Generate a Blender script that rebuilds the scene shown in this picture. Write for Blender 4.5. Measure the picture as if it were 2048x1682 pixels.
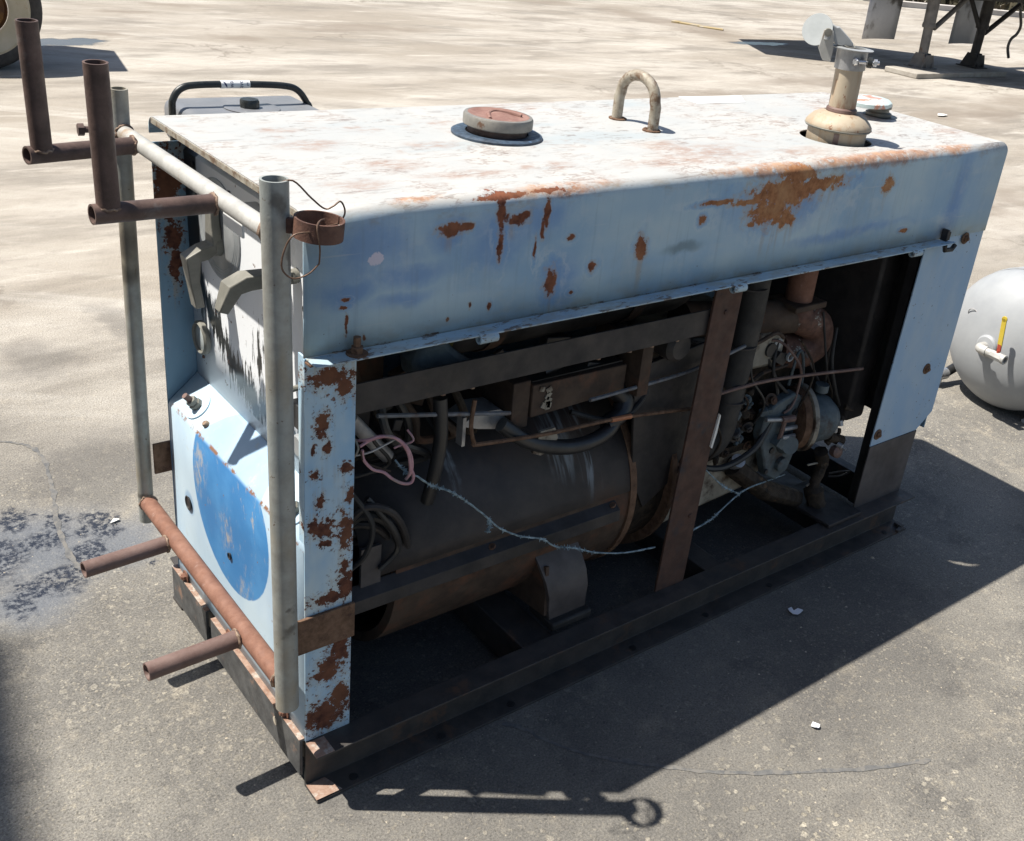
import bpy, bmesh, math, random
from mathutils import Vector, Matrix, noise as mnoise
R = math.radians
rnd = random.Random(7)
for o in list(bpy.data.objects): bpy.data.objects.remove(o)
scene = bpy.context.scene
COL = scene.collection

# ------------------------------------------------------------------ camera, world, sun, exposure
cam_d = bpy.data.cameras.new('camera'); cam = bpy.data.objects.new('camera', cam_d); COL.objects.link(cam)
yaw, pitch, roll = R(47.1245259), R(-25.9046937), R(7.45751663)
f = Vector((math.cos(pitch)*math.cos(yaw), math.cos(pitch)*math.sin(yaw), math.sin(pitch)))
r = f.cross(Vector((0, 0, 1))).normalized(); u = r.cross(f)
r2 = math.cos(roll)*r + math.sin(roll)*u; u2 = -math.sin(roll)*r + math.cos(roll)*u
cam.matrix_world = Matrix(((r2.x, u2.x, -f.x, -.6520), (r2.y, u2.y, -f.y, -1.3524), (r2.z, u2.z, -f.z, 1.5680), (0, 0, 0, 1)))
cam_d.sensor_fit = 'HORIZONTAL'; cam_d.sensor_width = 36.0
cam_d.lens = 2128.63/2048*36.0
cam_d.shift_x = -169.55/2048; cam_d.shift_y = -41.2/2048
cam_d.clip_start = .02; cam_d.clip_end = 900
scene.camera = cam

SUN = Vector((-.452, .312, 1)).normalized()
world = bpy.data.worlds.new('World'); scene.world = world; world.use_nodes = True
wt = world.node_tree; wt.nodes.clear()
sky = wt.nodes.new('ShaderNodeTexSky'); sky.sky_type = 'NISHITA'; sky.sun_disc = False
sky.sun_elevation = math.asin(SUN.z); sky.sun_rotation = math.atan2(SUN.x, SUN.y)
sky.air_density = 1.0; sky.dust_density = 1.2; sky.ozone_density = .8
bg = wt.nodes.new('ShaderNodeBackground'); bg.inputs['Strength'].default_value = .072
wo = wt.nodes.new('ShaderNodeOutputWorld')
wt.links.new(sky.outputs[0], bg.inputs[0]); wt.links.new(bg.outputs[0], wo.inputs[0])
sd = bpy.data.lights.new('sun', 'SUN'); sd.energy = 5.0; sd.angle = R(.53); sd.color = (1, .955, .88)
so = bpy.data.objects.new('sun', sd); COL.objects.link(so); so.location = (-4, 3, 10)
so.rotation_euler = SUN.to_track_quat('Z', 'Y').to_euler()
vs = scene.view_settings; scene.display_settings.display_device = 'sRGB'
vs.view_transform = 'Standard'; vs.look = 'None'; vs.gamma = 1; vs.use_curve_mapping = False
vs.exposure = .74
scene.cycles.max_bounces = 6; scene.cycles.diffuse_bounces = 4

# ------------------------------------------------------------------ node helper
class Mat:
    def __init__(s, name):
        s.m = bpy.data.materials.new(name); s.m.use_nodes = True; s.t = s.m.node_tree; s.t.nodes.clear()
        s.out = s.t.nodes.new('ShaderNodeOutputMaterial'); s.b = s.t.nodes.new('ShaderNodeBsdfPrincipled')
        s.t.links.new(s.b.outputs[0], s.out.inputs[0])
        s.pos = s.t.nodes.new('ShaderNodeNewGeometry').outputs['Position']
    def n(s, ty, **k):
        x = s.t.nodes.new(ty)
        for a, v in k.items(): setattr(x, a, v)
        return x
    def put(s, sock, v):
        if isinstance(v, bpy.types.NodeSocket): s.t.links.new(v, sock)
        elif isinstance(v, (tuple, list)) and len(v) == 3 and sock.type == 'RGBA': sock.default_value = (*v, 1)
        else: sock.default_value = v
    def math(s, op, a, b=0, clamp=False):
        x = s.n('ShaderNodeMath', operation=op); x.use_clamp = clamp; s.put(x.inputs[0], a); s.put(x.inputs[1], b); return x.outputs[0]
    def vm(s, op, a, b=(0, 0, 0)):
        x = s.n('ShaderNodeVectorMath', operation=op); s.put(x.inputs[0], a); s.put(x.inputs[1], b)
        return x.outputs['Value'] if op in ('LENGTH', 'DOT_PRODUCT', 'DISTANCE') else x.outputs[0]
    def noise(s, sc, det=4, rough=.55, st=None, col=False, off=None):
        v = s.pos
        if st: v = s.vm('MULTIPLY', v, st)
        if off: v = s.vm('ADD', v, off)
        x = s.n('ShaderNodeTexNoise'); s.put(x.inputs['Vector'], v); x.inputs['Scale'].default_value = sc
        x.inputs['Detail'].default_value = det; x.inputs['Roughness'].default_value = rough
        return x.outputs['Color' if col else 'Fac']
    def vor(s, sc, feat='F1', out='Distance', st=None):
        v = s.pos if not st else s.vm('MULTIPLY', s.pos, st)
        x = s.n('ShaderNodeTexVoronoi', feature=feat); s.put(x.inputs['Vector'], v); x.inputs['Scale'].default_value = sc
        return x.outputs[out]
    def mr(s, v, a, b, c=0., d=1., smooth=True):
        x = s.n('ShaderNodeMapRange'); x.interpolation_type = 'SMOOTHSTEP' if smooth else 'LINEAR'
        s.put(x.inputs[0], v)
        for i, q in enumerate((a, b, c, d)): x.inputs[i+1].default_value = q
        return x.outputs[0]
    def mix(s, fac, a, b, mode='MIX'):
        x = s.n('ShaderNodeMix', data_type='RGBA', blend_type=mode)
        s.put(x.inputs[0], fac); s.put(x.inputs[6], a); s.put(x.inputs[7], b); return x.outputs[2]
    def sep(s):
        x = s.n('ShaderNodeSeparateXYZ'); s.put(x.inputs[0], s.pos); return x.outputs
    def mx(s, *a):
        o = a[0]
        for q in a[1:]: o = s.math('MAXIMUM', o, q)
        return o
    def ell(s, lst, amp=.012, nsc=28, lo=.92, hi=1.05, det=4, rel=0.):
        nz = s.noise(nsc, det, .6, col=True)
        p = s.vm('ADD', s.pos, s.vm('MULTIPLY', s.vm('SUBTRACT', nz, (.5, .5, .5)), (amp*2,)*3))
        o = None
        for x, y, z, a, b, c in lst:
            d = s.vm('LENGTH', s.vm('DIVIDE', s.vm('SUBTRACT', p, (x, y, z)), (max(a, .002), max(b, .002), max(c, .002))))
            o = d if o is None else s.math('MINIMUM', o, d)
        if rel:
            o = s.math('ADD', o, s.math('MULTIPLY', s.math('SUBTRACT', s.noise(nsc*1.7, 6, .72, off=(3.3,1.7,9.1)), .5), rel*2))
        return s.mr(o, lo, hi, 1., 0.), o
    def bump(s, h, strength=.3, dist=.002):
        x = s.n('ShaderNodeBump'); x.inputs['Strength'].default_value = strength; x.inputs['Distance'].default_value = dist
        s.put(x.inputs['Height'], h); s.t.links.new(x.outputs[0], s.b.inputs['Normal'])
    def done(s, col, rough=.6, metal=0., spec=None):
        s.put(s.b.inputs['Base Color'], col); s.put(s.b.inputs['Roughness'], rough); s.put(s.b.inputs['Metallic'], metal)
        if spec is not None: s.put(s.b.inputs['Specular IOR Level'], spec)
        return s.m

def rustcol(M, sc=60):
    n1 = M.noise(sc, 5, .65); n2 = M.noise(11, 3)
    c = M.mix(M.mr(n1, .3, .7), (.07, .022, .014), (.23, .08, .04)); return M.mix(M.math('MULTIPLY', M.mr(n2, .4, .65), .7), c, (.26, .105, .05))
def warmrust(M, sc=70):
    n1 = M.noise(sc, 5, .7); n2 = M.noise(16, 4, .6); c = M.mix(M.mr(n1, .3, .7), (.22, .085, .035), (.42, .19, .08)); return M.mix(M.math('MULTIPLY', M.mr(n2, .45, .65), .6), c, (.48, .27, .13))

# paint patches measured on the machine (centre, radii in metres)
SIDE = [(1.046,0,1.044,.119,.05,.034),(1.154,0,1.054,.093,.05,.017),(1.019,0,1.005,.071,.05,.03),(1.063,0,.985,.032,.05,.02),(.944,0,1.033,.06,.05,.008),(1.398,0,1.033,.023,.05,.021),(1.082,0,1.078,.064,.05,.021),(.25,0,1.05,.03,.05,.012),(.278,0,1.053,.013,.05,.007),(.342,0,1.069,.009,.05,.042),(.345,0,1.01,.008,.05,.03),(.37,0,1.054,.029,.05,.01),(.39,0,1.061,.014,.05,.009),(.437,0,1.06,.007,.05,.031),(.43,0,1.031,.005,.05,.022),(.347,0,1.094,.05,.05,.006),(.438,0,1.095,.042,.05,.004),(.417,0,1.001,.003,.05,.02),(.458,0,.933,.016,.05,.03),(.665,0,.972,.015,.05,.026),(.857,0,1.04,.057,.05,.006),(.816,0,1.01,.011,.05,.01),(.551,0,.953,.011,.05,.012),(.492,0,1.011,.01,.05,.006),(.293,0,.915,.004,.05,.007),(.332,0,.909,.005,.05,.008),(.066,0,.96,.008,.05,.003),(.066,0,.948,.008,.05,.003),(1.509,0,.916,.021,.05,.006),(.506,0,.907,.007,.05,.005),(.251,0,.897,.005,.05,.005),(.099,0,.893,.003,.05,.007),(.068,0,.919,.003,.05,.018),(.957,0,.985,.015,.05,.006)]
BEND = [(.467,.02,1.09,.13,.022,.012),(1.005,.016,1.09,.16,.022,.014),(1.36,.016,1.09,.26,.024,.018),(1.66,.02,1.09,.1,.02,.016),(.183,.02,1.095,.06,.012,.008)]
BLUE = [(.106,0,1.034,.075,.08,.047),(.074,0,.975,.058,.08,.02),(.177,0,.985,.072,.08,.018),(.333,0,1.033,.07,.08,.05),(.433,0,1.048,.048,.08,.04),(.525,0,.851,.048,.08,.015),(.161,0,.946,.054,.08,.013),(.479,0,.935,.04,.08,.045),(1.05,0,1.02,.15,.08,.05),(.25,0,1.05,.05,.08,.03),(1.3,0,.93,.2,.08,.012),(1.7,0,.98,.03,.08,.1)]
TOP = [(.935,.13,1.1,.13,.06,.03),(.885,.2,1.1,.07,.035,.03),(.252,.2,1.1,.05,.034,.03),(.146,.107,1.1,.052,.03,.03),(.181,.351,1.1,.059,.032,.03),(.177,.46,1.1,.035,.021,.03),(.555,.125,1.1,.029,.023,.03),(.394,.305,1.1,.056,.026,.03),(1.83,.142,1.1,.06,.03,.03),(1.184,.08,1.1,.079,.027,.03),(.8,.09,1.1,.12,.03,.03),(.35,.12,1.1,.09,.02,.03)]
POST = [(.043,0,.836,.042,.05,.019),(.068,0,.818,.017,.05,.026),(.03,0,.756,.012,.05,.025),(.027,0,.615,.007,.05,.015),(.024,0,.562,.012,.05,.018),(.04,0,.557,.012,.05,.022),(.015,0,.57,.011,.05,.017),(.039,0,.533,.011,.05,.008),(.014,0,.716,.004,.05,.013),(.039,0,.713,.007,.05,.013),(.075,0,.667,.013,.05,.011),(.074,0,.546,.015,.05,.04),(.046,0,.417,.042,.05,.015),(.074,0,.433,.019,.05,.032),(.066,0,.306,.021,.05,.056),(.042,0,.272,.021,.05,.023),(.038,0,.158,.036,.05,.036),(.067,0,.185,.022,.05,.036),(.009,0,.161,.012,.05,.024),(.08,0,.613,.009,.05,.019),(.018,0,.669,.009,.05,.009),(.073,0,.475,.011,.05,.015),(.037,0,.251,.029,.05,.016)]
FAR = [(.024,.618,.977,.027,.05,.066),(.031,.618,.87,.017,.05,.039),(.033,.618,.82,.013,.05,.05)]

PALE = (.435, .555, .60); MIDB = (.26, .41, .55); DEEP = (.085, .20, .44)

def m_hood():
    M = Mat('hood_paint'); x, y, z = M.sep()
    base = M.mix(M.mr(M.noise(3.2, 3, .5, (1, 1, 1.8)), .35, .68), PALE, MIDB)
    bl, bd = M.ell(BLUE, .04, 6, .2, 1.6, 4, .9)
    base = M.mix(M.math('MULTIPLY', bl, .7), base, (.13, .26, .50))
    # vertical brush / run-off streaks and chalky bloom
    stk = M.mr(M.noise(26, 3, .6, (1, 1, .08)), .5, .75)
    base = M.mix(M.math('MULTIPLY', stk, .22), base, (.44, .53, .58))
    chalk = M.mr(M.noise(7, 4, .6, (1, 1, 2.2), off=(3, 1, 5)), .55, .75)
    base = M.mix(M.math('MULTIPLY', chalk, .5), base, (.47, .55, .57))
    haze = M.mr(M.noise(16, 6, .7, (1, 1, .8), off=(1, 8, 2)), .52, .70)
    base = M.mix(M.math('MULTIPLY', haze, .30), base, (.53, .585, .60))
    fine = M.mr(M.noise(90, 3, .6, (1, 1, .05), off=(5, 0, 5)), .54, .70)
    base = M.mix(M.math('MULTIPLY', fine, .22), base, (.20, .27, .33))
    scrh = M.mr(M.noise(120, 2, .5, (.04, 1, 1.2), off=(2, 9, 0)), .69, .73)
    base = M.mix(M.math('MULTIPLY', scrh, .3), base, (.55, .58, .59))
    sld = M.mr(M.noise(4, 5, .65, off=(9, 9, 1)), .52, .66)
    base = M.mix(M.math('MULTIPLY', sld, .35), base, (.30, .375, .40))
    sm, sdist = M.ell(SIDE, .006, 34, .72, .94, 6, 1.35)
    hn = M.mr(M.noise(9, 3, .6, off=(7, 7, 7)), .4, .62)
    runs, _ = M.ell([(a, 0, q-d_*1.6, b_*.8, .05, d_*2.2) for a, _y, q, b_, _w, d_ in SIDE if b_ > .011 and d_ > .009], .004, 30, .2, 1.1, 3)
    runs = M.math('MULTIPLY', runs, M.mr(M.noise(60, 4, .65, (1, 1, .06)), .47, .62))
    base = M.mix(M.math('MULTIPLY', runs, .4), base, (.34, .24, .14))
    halo = M.math('MULTIPLY', M.mr(sdist, 1.1, 1.9, 1., 0.), hn)
    base = M.mix(M.math('MULTIPLY', halo, .6), base, (.14, .30, .56))
    och = M.mr(sdist, 1.0, 1.35, 1., 0.)
    base = M.mix(M.math('MULTIPLY', och, .38), base, (.42, .32, .20))
    halo2 = M.math('MULTIPLY', M.mr(sdist, 1.7, 2.0, 0., 1.), M.mr(sdist, 2.0, 2.5, 1., 0.))
    base = M.mix(M.math('MULTIPLY', M.math('MULTIPLY', halo2, hn), .32), base, (.54, .60, .63))
    base = M.mix(M.math('MULTIPLY', M.ell([(.774,0,.958,.062,.05,.012)], .015, 20, .3, 1.2)[0], .6), base, (.10, .15, .16))
    base = M.mix(M.ell([(.118,0,1.02,.012,.05,.010),(.110,0,1.016,.007,.05,.006)], .004, 40, .85, 1.0, 4, .9)[0], base, (.62, .58, .66))
    # sun-bleached top sheet
    top = M.mr(z, 1.078, 1.097)
    tp = M.mix(M.mr(M.noise(5, 4, .6), .35, .65), (.40, .405, .395), (.45, .44, .415))
    tp = M.mix(M.math('MULTIPLY', M.mr(M.noise(6, 4, .65, (.4, 1, 1)), .56, .68), .55), tp, (.33, .375, .39))
    spot = M.mr(M.noise(75, 4, .7, (.35, 1, 1)), .565, .63)
    spot = M.math('MULTIPLY', spot, M.mr(M.noise(4.5, 4, .6, off=(9, 0, 0)), .40, .60))
    tp = M.mix(M.math('MULTIPLY', spot, .55), tp, (.13, .085, .065))
    vein = M.mr(M.math('ABSOLUTE', M.math('SUBTRACT', M.noise(22, 5, .7, (.35, 1, 1)), .5)), .004, .03, 1., 0.)
    tp = M.mix(M.math('MULTIPLY', M.math('MULTIPLY', vein, M.mr(M.noise(5, 3), .45, .6)), .55), tp, (.19, .115, .085))
    tr, td = M.ell(TOP, .02, 14, .3, 1.5, 6, 1.2)
    brk = M.mr(M.noise(60, 6, .75, (.4, 1, 1)), .36, .6)
    soft = M.math('MULTIPLY', M.mr(M.noise(8, 5, .68, (.7, 1, 1), off=(2, 5, 1)), .55, .68), M.mr(M.noise(60, 5, .75, (.4, 1, 1)), .42, .58))
    tp = M.mix(M.math('MULTIPLY', M.mx(M.math('MULTIPLY', tr, brk), M.math('MULTIPLY', soft, .9)), .68), tp, M.mix(M.noise(30, 4), (.26, .145, .105), (.33, .215, .15)))
    scr = M.mr(M.noise(150, 2, .5, (.03, 1, 1)), .68, .72)
    tp = M.mix(M.math('MULTIPLY', scr, .6), tp, (.12, .09, .08))
    base = M.mix(top, base, tp)
    # dirty worn bend, rust scabs
    be, _ = M.ell(BEND, .012, 18, .6, 1.2, 5, .6)
    be = M.math('MULTIPLY', be, M.mr(M.noise(48, 5, .7), .33, .5))
    grime = M.math('MULTIPLY', M.mr(z, 1.06, 1.084), M.mr(z, 1.094, 1.1, 1., 0.))
    grime = M.math('MULTIPLY', grime, M.mr(M.noise(24, 5, .7, (.5, 1, 1)), .5, .68))
    spk = M.math('MULTIPLY', M.mr(M.noise(75, 3, .6), .70, .725), M.mr(z, 1.02, .86, .25, 1.))
    base = M.mix(M.math('MULTIPLY', grime, .5), base, (.30, .22, .13))
    base = M.mix(M.math('MULTIPLY', be, .72), base, warmrust(M))
    base = M.mix(sm, base, M.mix(M.mr(x, .5, 1.), rustcol(M), warmrust(M)))
    base = M.mix(spk, base, (.09, .04, .025))
    chp = M.math('MULTIPLY', M.mr(z, .8795, .8785), M.mr(M.noise(70, 5, .7, (.4, 1, 1)), .56, .60))
    base = M.mix(M.math('MULTIPLY', chp, .85), base, (.12, .075, .05))
    low = M.math('MULTIPLY', M.mr(z, .91, .875), M.mr(M.noise(30, 5, .7, (.5, 1, 1)), .42, .62))
    base = M.mix(M.math('MULTIPLY', low, .55), base, (.34, .33, .27))
    h = M.math('ADD', M.math('MULTIPLY', M.noise(3.4, 3), 5.), M.math('ADD', M.math('MULTIPLY', M.noise(120, 3), .12), M.math('MULTIPLY', M.mx(sm, be), -.35)))
    M.bump(h, .35, .004)
    return M.done(base, M.mix(M.mx(sm, be), (.5,)*3, (.88,)*3), 0, .35)

def m_paint(name, c1, c2, patches=(), amp=.012, nsc=30, rthr=.7, dirt=.4, lowdirt=None, rough=.55):
    M = Mat(name)
    base = M.mix(M.mr(M.noise(6, 4, .6, (1, 1, .6)), .36, .64), c1, c2)
    stk = M.mr(M.noise(24, 4, .6, (1, 1, .1)), .52, .74)
    base = M.mix(M.math('MULTIPLY', stk, dirt), base, tuple(.6*q+.14 for q in c1))
    mask = M.mr(M.noise(14, 6, .62), rthr, rthr+.025)
    d = None
    if patches:
        pm, d = M.ell(patches, amp*.7, nsc*1.5, .80, .92, 6, 1.7)
        fl = M.math('MULTIPLY', M.mr(d, 2.2, 1.2), M.mr(M.noise(110, 4, .65, off=(6, 1, 0)), .56, .60))
        mask = M.mx(mask, pm, fl)
        run = M.math('MULTIPLY', M.mr(d, 3.0, 1.0), M.mr(M.noise(70, 4, .65, (1, 1, .06)), .52, .66))
        base = M.mix(M.math('MULTIPLY', run, .35), base, (.34, .25, .16))
        ring = M.mr(d, 1.05, 1.5, 1., 0.)
        base = M.mix(M.math('MULTIPLY', ring, .3), base, (.42, .34, .22))
    spk = M.mr(M.noise(90, 3, .6), .69, .72)
    mask = M.mx(mask, spk)
    base = M.mix(mask, base, M.mix(1., rustcol(M), (.66, .72, .8), 'MULTIPLY'))
    M.bump(M.math('ADD', M.math('MULTIPLY', mask, -.5), M.math('MULTIPLY', M.noise(140, 3), .2)), .4, .002)
    return M.done(base, M.mix(mask, (rough,)*3, (.9,)*3), 0, .35)

def m_metal(name, c1, c2, sc=20, rough=.6, c3=None, bump=.3, metal=0., spec=.3, thr=(.5, .7)):
    M = Mat(name)
    c = M.mix(M.mr(M.noise(sc, 5, .65), .3, .7), c1, c2)
    if c3: c = M.mix(M.mr(M.noise(sc*.6, 5, .7, off=(4, 2, 7)), *thr), c, c3)
    M.bump(M.noise(sc*7, 4, .65), bump, .0015)
    return M.done(c, M.mr(M.noise(sc*1.5, 3), .3, .7, rough-.12, rough+.12), metal, spec)

def m_front():
    M = Mat('front_panel_paint'); x, y, z = M.sep()
    base = M.mix(M.mr(M.noise(7, 4, .6, (1, 1, .5)), .35, .65), (.42, .55, .66), (.50, .62, .70))
    yz = M.math('SQRT', M.math('ADD', M.math('POWER', M.math('SUBTRACT', y, .315), 2), M.math('POWER', M.math('SUBTRACT', z, .43), 2)))
    yz = M.math('ADD', yz, M.math('MULTIPLY', M.math('SUBTRACT', M.noise(60, 3), .5), .003))
    circ = M.mr(yz, .1725, .1755, 1., 0.)
    fade = M.mr(z, .522, .53, 1., .33)
    blue = M.mix(M.mr(M.noise(9, 4, .6), .35, .7), (.038, .185, .42), (.065, .245, .50))
    wear = M.math('MULTIPLY', M.mr(M.noise(42, 6, .75, (1, 1, .35)), .56, .62), M.mr(M.noise(5, 3, off=(0, 2, 0)), .45, .62))
    worn = M.ell([(0,.46,.46,.03,.05,.075),(0,.33,.37,.03,.03,.06),(0,.25,.29,.03,.04,.03)], .04, 22, .2, 1.2, 5)[0]
    wear = M.mx(wear, M.math('MULTIPLY', worn, M.mr(M.noise(80, 6, .75, (1, 1, .4)), .46, .58)))
    blue = M.mix(M.math('MULTIPLY', wear, .75), blue, (.44, .38, .30))
    base = M.mix(M.math('MULTIPLY', circ, fade), base, blue)
    base = M.mix(M.math('MULTIPLY', M.mr(M.noise(26, 5, .7), .6, .72), .3), base, (.42, .40, .34))
    rs = M.mr(M.noise(70, 4, .6), .69, .72)
    edge = M.math('MULTIPLY', M.mr(M.math('ABSOLUTE', M.math('SUBTRACT', z, .527)), .001, .006, 1., 0.), M.mr(M.noise(30, 5, .7), .47, .55))
    hole = M.ell([(0,.522,.334,.05,.021,.023)], .002, 60, .9, 1.4)[0]
    base = M.mix(M.math('MULTIPLY', hole, .5), base, (.12, .28, .48))
    base = M.mix(M.mx(rs, edge), base, (.22, .11, .06))
    M.bump(M.math('ADD', M.noise(150, 3), M.math('MULTIPLY', rs, -2)), .12, .001)
    return M.done(base, .5, 0, .4)

def m_control():
    M = Mat('control_panel_paint'); x, y, z = M.sep()
    base = M.mix(M.noise(6, 4), (.80, .82, .84), (.88, .885, .89))
    # black paint worn off in vertical scratches on a slanting band
    t = M.math('SUBTRACT', z, M.math('MAXIMUM', M.math('ADD', M.math('MULTIPLY', y, .62), .432), .628))
    t = M.math('ADD', t, M.math('MULTIPLY', M.math('SUBTRACT', M.noise(10, 4, .65, (1, 1, .35)), .5), .10))
    sn = M.noise(85, 5, .72, (1, 1, .12))
    tt = M.math('ADD', M.math('SUBTRACT', M.math('ABSOLUTE', t), .034), M.math('MULTIPLY', M.math('SUBTRACT', sn, .5), .26))
    band = M.math('MULTIPLY', M.mr(tt, .004, -.008), M.mr(z, .606, .612))
    t2 = M.math('SUBTRACT', M.vm('LENGTH', M.vm('DIVIDE', M.vm('SUBTRACT', M.pos, (.057,.30,.74)), (1, .055, .085))), 1.)
    b2 = M.mr(M.math('ADD', M.math('MULTIPLY', t2, .05), M.math('MULTIPLY', M.math('SUBTRACT', sn, .40), .35)), .004, -.008)
    band = M.mx(band, M.math('MULTIPLY', b2, M.mr(t2, .2, -.1)))
    base = M.mix(band, base, (.012, .014, .014))
    left = M.math('MULTIPLY', M.mr(y, .545, .552), M.mr(z, .735, .76))
    base = M.mix(left, base, (.014, .016, .017))
    base = M.mix(M.math('MULTIPLY', M.mr(M.noise(60, 3), .68, .71), .8), base, (.18, .10, .07))
    M.bump(M.noise(120, 3), .12, .001)
    return M.done(base, M.mix(band, (.42,)*3, (.3,)*3), 0, .45)

def m_ground():
    M = Mat('yard_surface'); x, y, z = M.sep()
    far = M.mr(M.math('ADD', M.math('SUBTRACT', M.math('ADD', y, M.math('MULTIPLY', x, .22)), .6), M.math('MULTIPLY', M.math('SUBTRACT', M.noise(.9, 4), .5), 2.4)), 0., 2.2)
    near = M.mix(M.mr(M.noise(1.6, 5, .6), .38, .66), (.145, .136, .122), (.22, .205, .178))
    near = M.mix(M.math('MULTIPLY', M.mr(M.noise(5.5, 6, .7), .50, .68), .6), near, (.085, .081, .077))
    near = M.mix(M.math('MULTIPLY', M.mr(M.noise(7, 6, .72, off=(5, 5, 5)), .54, .70), .6), near, (.34, .30, .235))
    near = M.mix(M.math('MULTIPLY', M.mr(M.noise(38, 5, .75, off=(1, 5, 5)), .54, .66), .4), near, (.34, .31, .255))
    near = M.mix(M.math('MULTIPLY', M.mr(M.noise(55, 5, .75, off=(8, 3, 5)), .56, .68), .5), near, (.095, .09, .086))
    tan = M.mix(M.mr(M.noise(.55, 5, .6, (.6, 1.5, 1)), .35, .65), (.285, .25, .205), (.425, .39, .34))
    tan = M.mix(M.math('MULTIPLY', M.mr(M.noise(1.5, 6, .66, (.5, 1.6, 1), off=(2, 2, 0)), .46, .66), .8), tan, (.20, .178, .15))
    tan = M.mix(M.math('MULTIPLY', M.mr(M.noise(3.5, 5, .65, (.35, 1.6, 1), off=(12, 2, 0)), .55, .72), .6), tan, (.54, .50, .44))
    tan = M.mix(M.math('MULTIPLY', M.mr(M.noise(14, 6, .75, (.6, 1.3, 1), off=(2, 12, 0)), .5, .68), .4), tan, (.22, .195, .165))
    # tyre-swept streaks and hair cracks in the worn slab
    swp = M.n('ShaderNodeMapping'); M.put(swp.inputs[0], M.pos); swp.inputs['Rotation'].default_value = (0, 0, R(33))
    sv = M.vm('MULTIPLY', swp.outputs[0], (.22, 2.4, 1)); sn_ = M.n('ShaderNodeTexNoise'); M.put(sn_.inputs['Vector'], sv); sn_.inputs['Scale'].default_value = 1.6; sn_.inputs['Detail'].default_value = 8; sn_.inputs['Roughness'].default_value = .68
    tan = M.mix(M.math('MULTIPLY', M.mr(sn_.outputs['Fac'], .48, .70), .35), tan, (.225, .195, .16))
    tan = M.mix(M.math('MULTIPLY', M.mr(sn_.outputs['Fac'], .46, .30), .3), tan, (.58, .55, .50))
    cw = M.vm('ADD', M.pos, M.vm('MULTIPLY', M.vm('SUBTRACT', M.noise(1.2, 5, .65, col=True), (.5, .5, .5)), (1.4,)*3))
    cv = M.n('ShaderNodeTexVoronoi', feature='DISTANCE_TO_EDGE'); M.put(cv.inputs['Vector'], cw); cv.inputs['Scale'].default_value = .33
    crk = M.math('MULTIPLY', M.mr(cv.outputs['Distance'], .002, .010, 1., 0.), M.mr(M.noise(.7, 3, off=(3, 3, 3)), .45, .6))
    tan = M.mix(M.math('MULTIPLY', crk, .55), tan, (.15, .125, .10))
    col = M.mix(far, near, tan)
    # exposed pale aggregate chips, only where the binder has worn away
    nearf = M.math('SUBTRACT', 1., M.math('MULTIPLY', far, .7))
    wv = M.vm('ADD', M.pos, M.vm('MULTIPLY', M.vm('SUBTRACT', M.noise(70, 3, .6, col=True), (.5, .5, .5)), (.016,)*3))
    def flecks(sc, pick0, big, patch, amt, ca, cb):
        v = M.n('ShaderNodeTexVoronoi', feature='F1'); M.put(v.inputs['Vector'], wv); v.inputs['Scale'].default_value = sc
        c = M.n('ShaderNodeSeparateColor'); M.put(c.inputs[0], v.outputs['Color'])
        lim = M.math('ADD', .20, M.math('MULTIPLY', c.outputs[1], big))
        e = M.mr(M.math('SUBTRACT', v.outputs['Distance'], lim), -.08, .06, 1., 0.)
        return M.math('MULTIPLY', M.math('MULTIPLY', M.mr(c.outputs[0], pick0, pick0+.06), e), M.math('MULTIPLY', patch, amt)), M.mix(c.outputs[2], ca, cb)
    pa = M.math('MULTIPLY', M.mr(M.noise(2.2, 5, .65, off=(1, 7, 0)), .42, .60, .12, 1.), nearf)
    lowf = M.mr(M.math('ADD', y, M.math('MULTIPLY', x, .25)), -.05, -.45, .0, 1.)
    pb = M.math('MULTIPLY', M.mr(M.noise(3.0, 4, .6, off=(4, 1, 0)), .45, .60, .0, 1.), M.math('ADD', M.math('MULTIPLY', nearf, .35), lowf))
    chip, cc_ = flecks(100, .46, .26, pa, .65, (.24, .21, .165), (.44, .395, .315))
    col = M.mix(chip, col, cc_)
    chip3, cc3 = flecks(58, .50, .26, pb, .95, (.28, .25, .195), (.47, .425, .34))
    col = M.mix(chip3, col, cc3)
    chip2, cc2 = flecks(210, .45, .3, M.math('MULTIPLY', nearf, 1.), .6, (.04, .039, .037), (.36, .32, .25))
    col = M.mix(chip2, col, cc2)
    grit = M.mr(M.noise(230, 4, .8), .32, .68, .6, 1.36)
    col = M.mix(1., col, grit, 'MULTIPLY')
    # stains with shapes of their own; the welder's shade painted in too
    OIL = [(-.206,1.149,0,.049,.067,.2),(-.043,1.033,0,.06,.087,.2),(-.17,1.03,0,.077,.053,.2),(-.177,.848,0,.064,.076,.2),(-.281,.804,0,.035,.054,.2),(-.25,.848,0,.053,.056,.2),(.007,.832,0,.029,.017,.2),(-.117,1.1,0,.05,.036,.2),(-.3,1.0,0,.1,.12,.2),(-.1,.93,0,.06,.06,.2)]
    oil, od = M.ell(OIL, .06, 24, .55, 1.0, 6)
    oil = M.math('MULTIPLY', oil, M.mr(M.noise(64, 7, .78), .43, .54))
    STAIN_SHADE = [(.66,-.44,0,.10,.06,.2),(.624,-.346,0,.10,.05,.2),(.863,-.602,0,.11,.05,.2),(1.15,-.66,0,.09,.03,.2),(.075,2.048,0,.13,.2,.2),(.389,2.268,0,.08,.22,.2),(.05,1.3,0,.25,.25,.2),(.9,-.1,0,.6,.35,.2),(2.4,-.3,0,.5,.2,.2),(.4,-.15,0,.7,.5,.2),(1.0,-.2,0,1.0,.5,.2),(1.0,.3,0,1.2,.6,.2)]  # real stains, plus broad ellipses that paint the welder's shade darker
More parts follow.
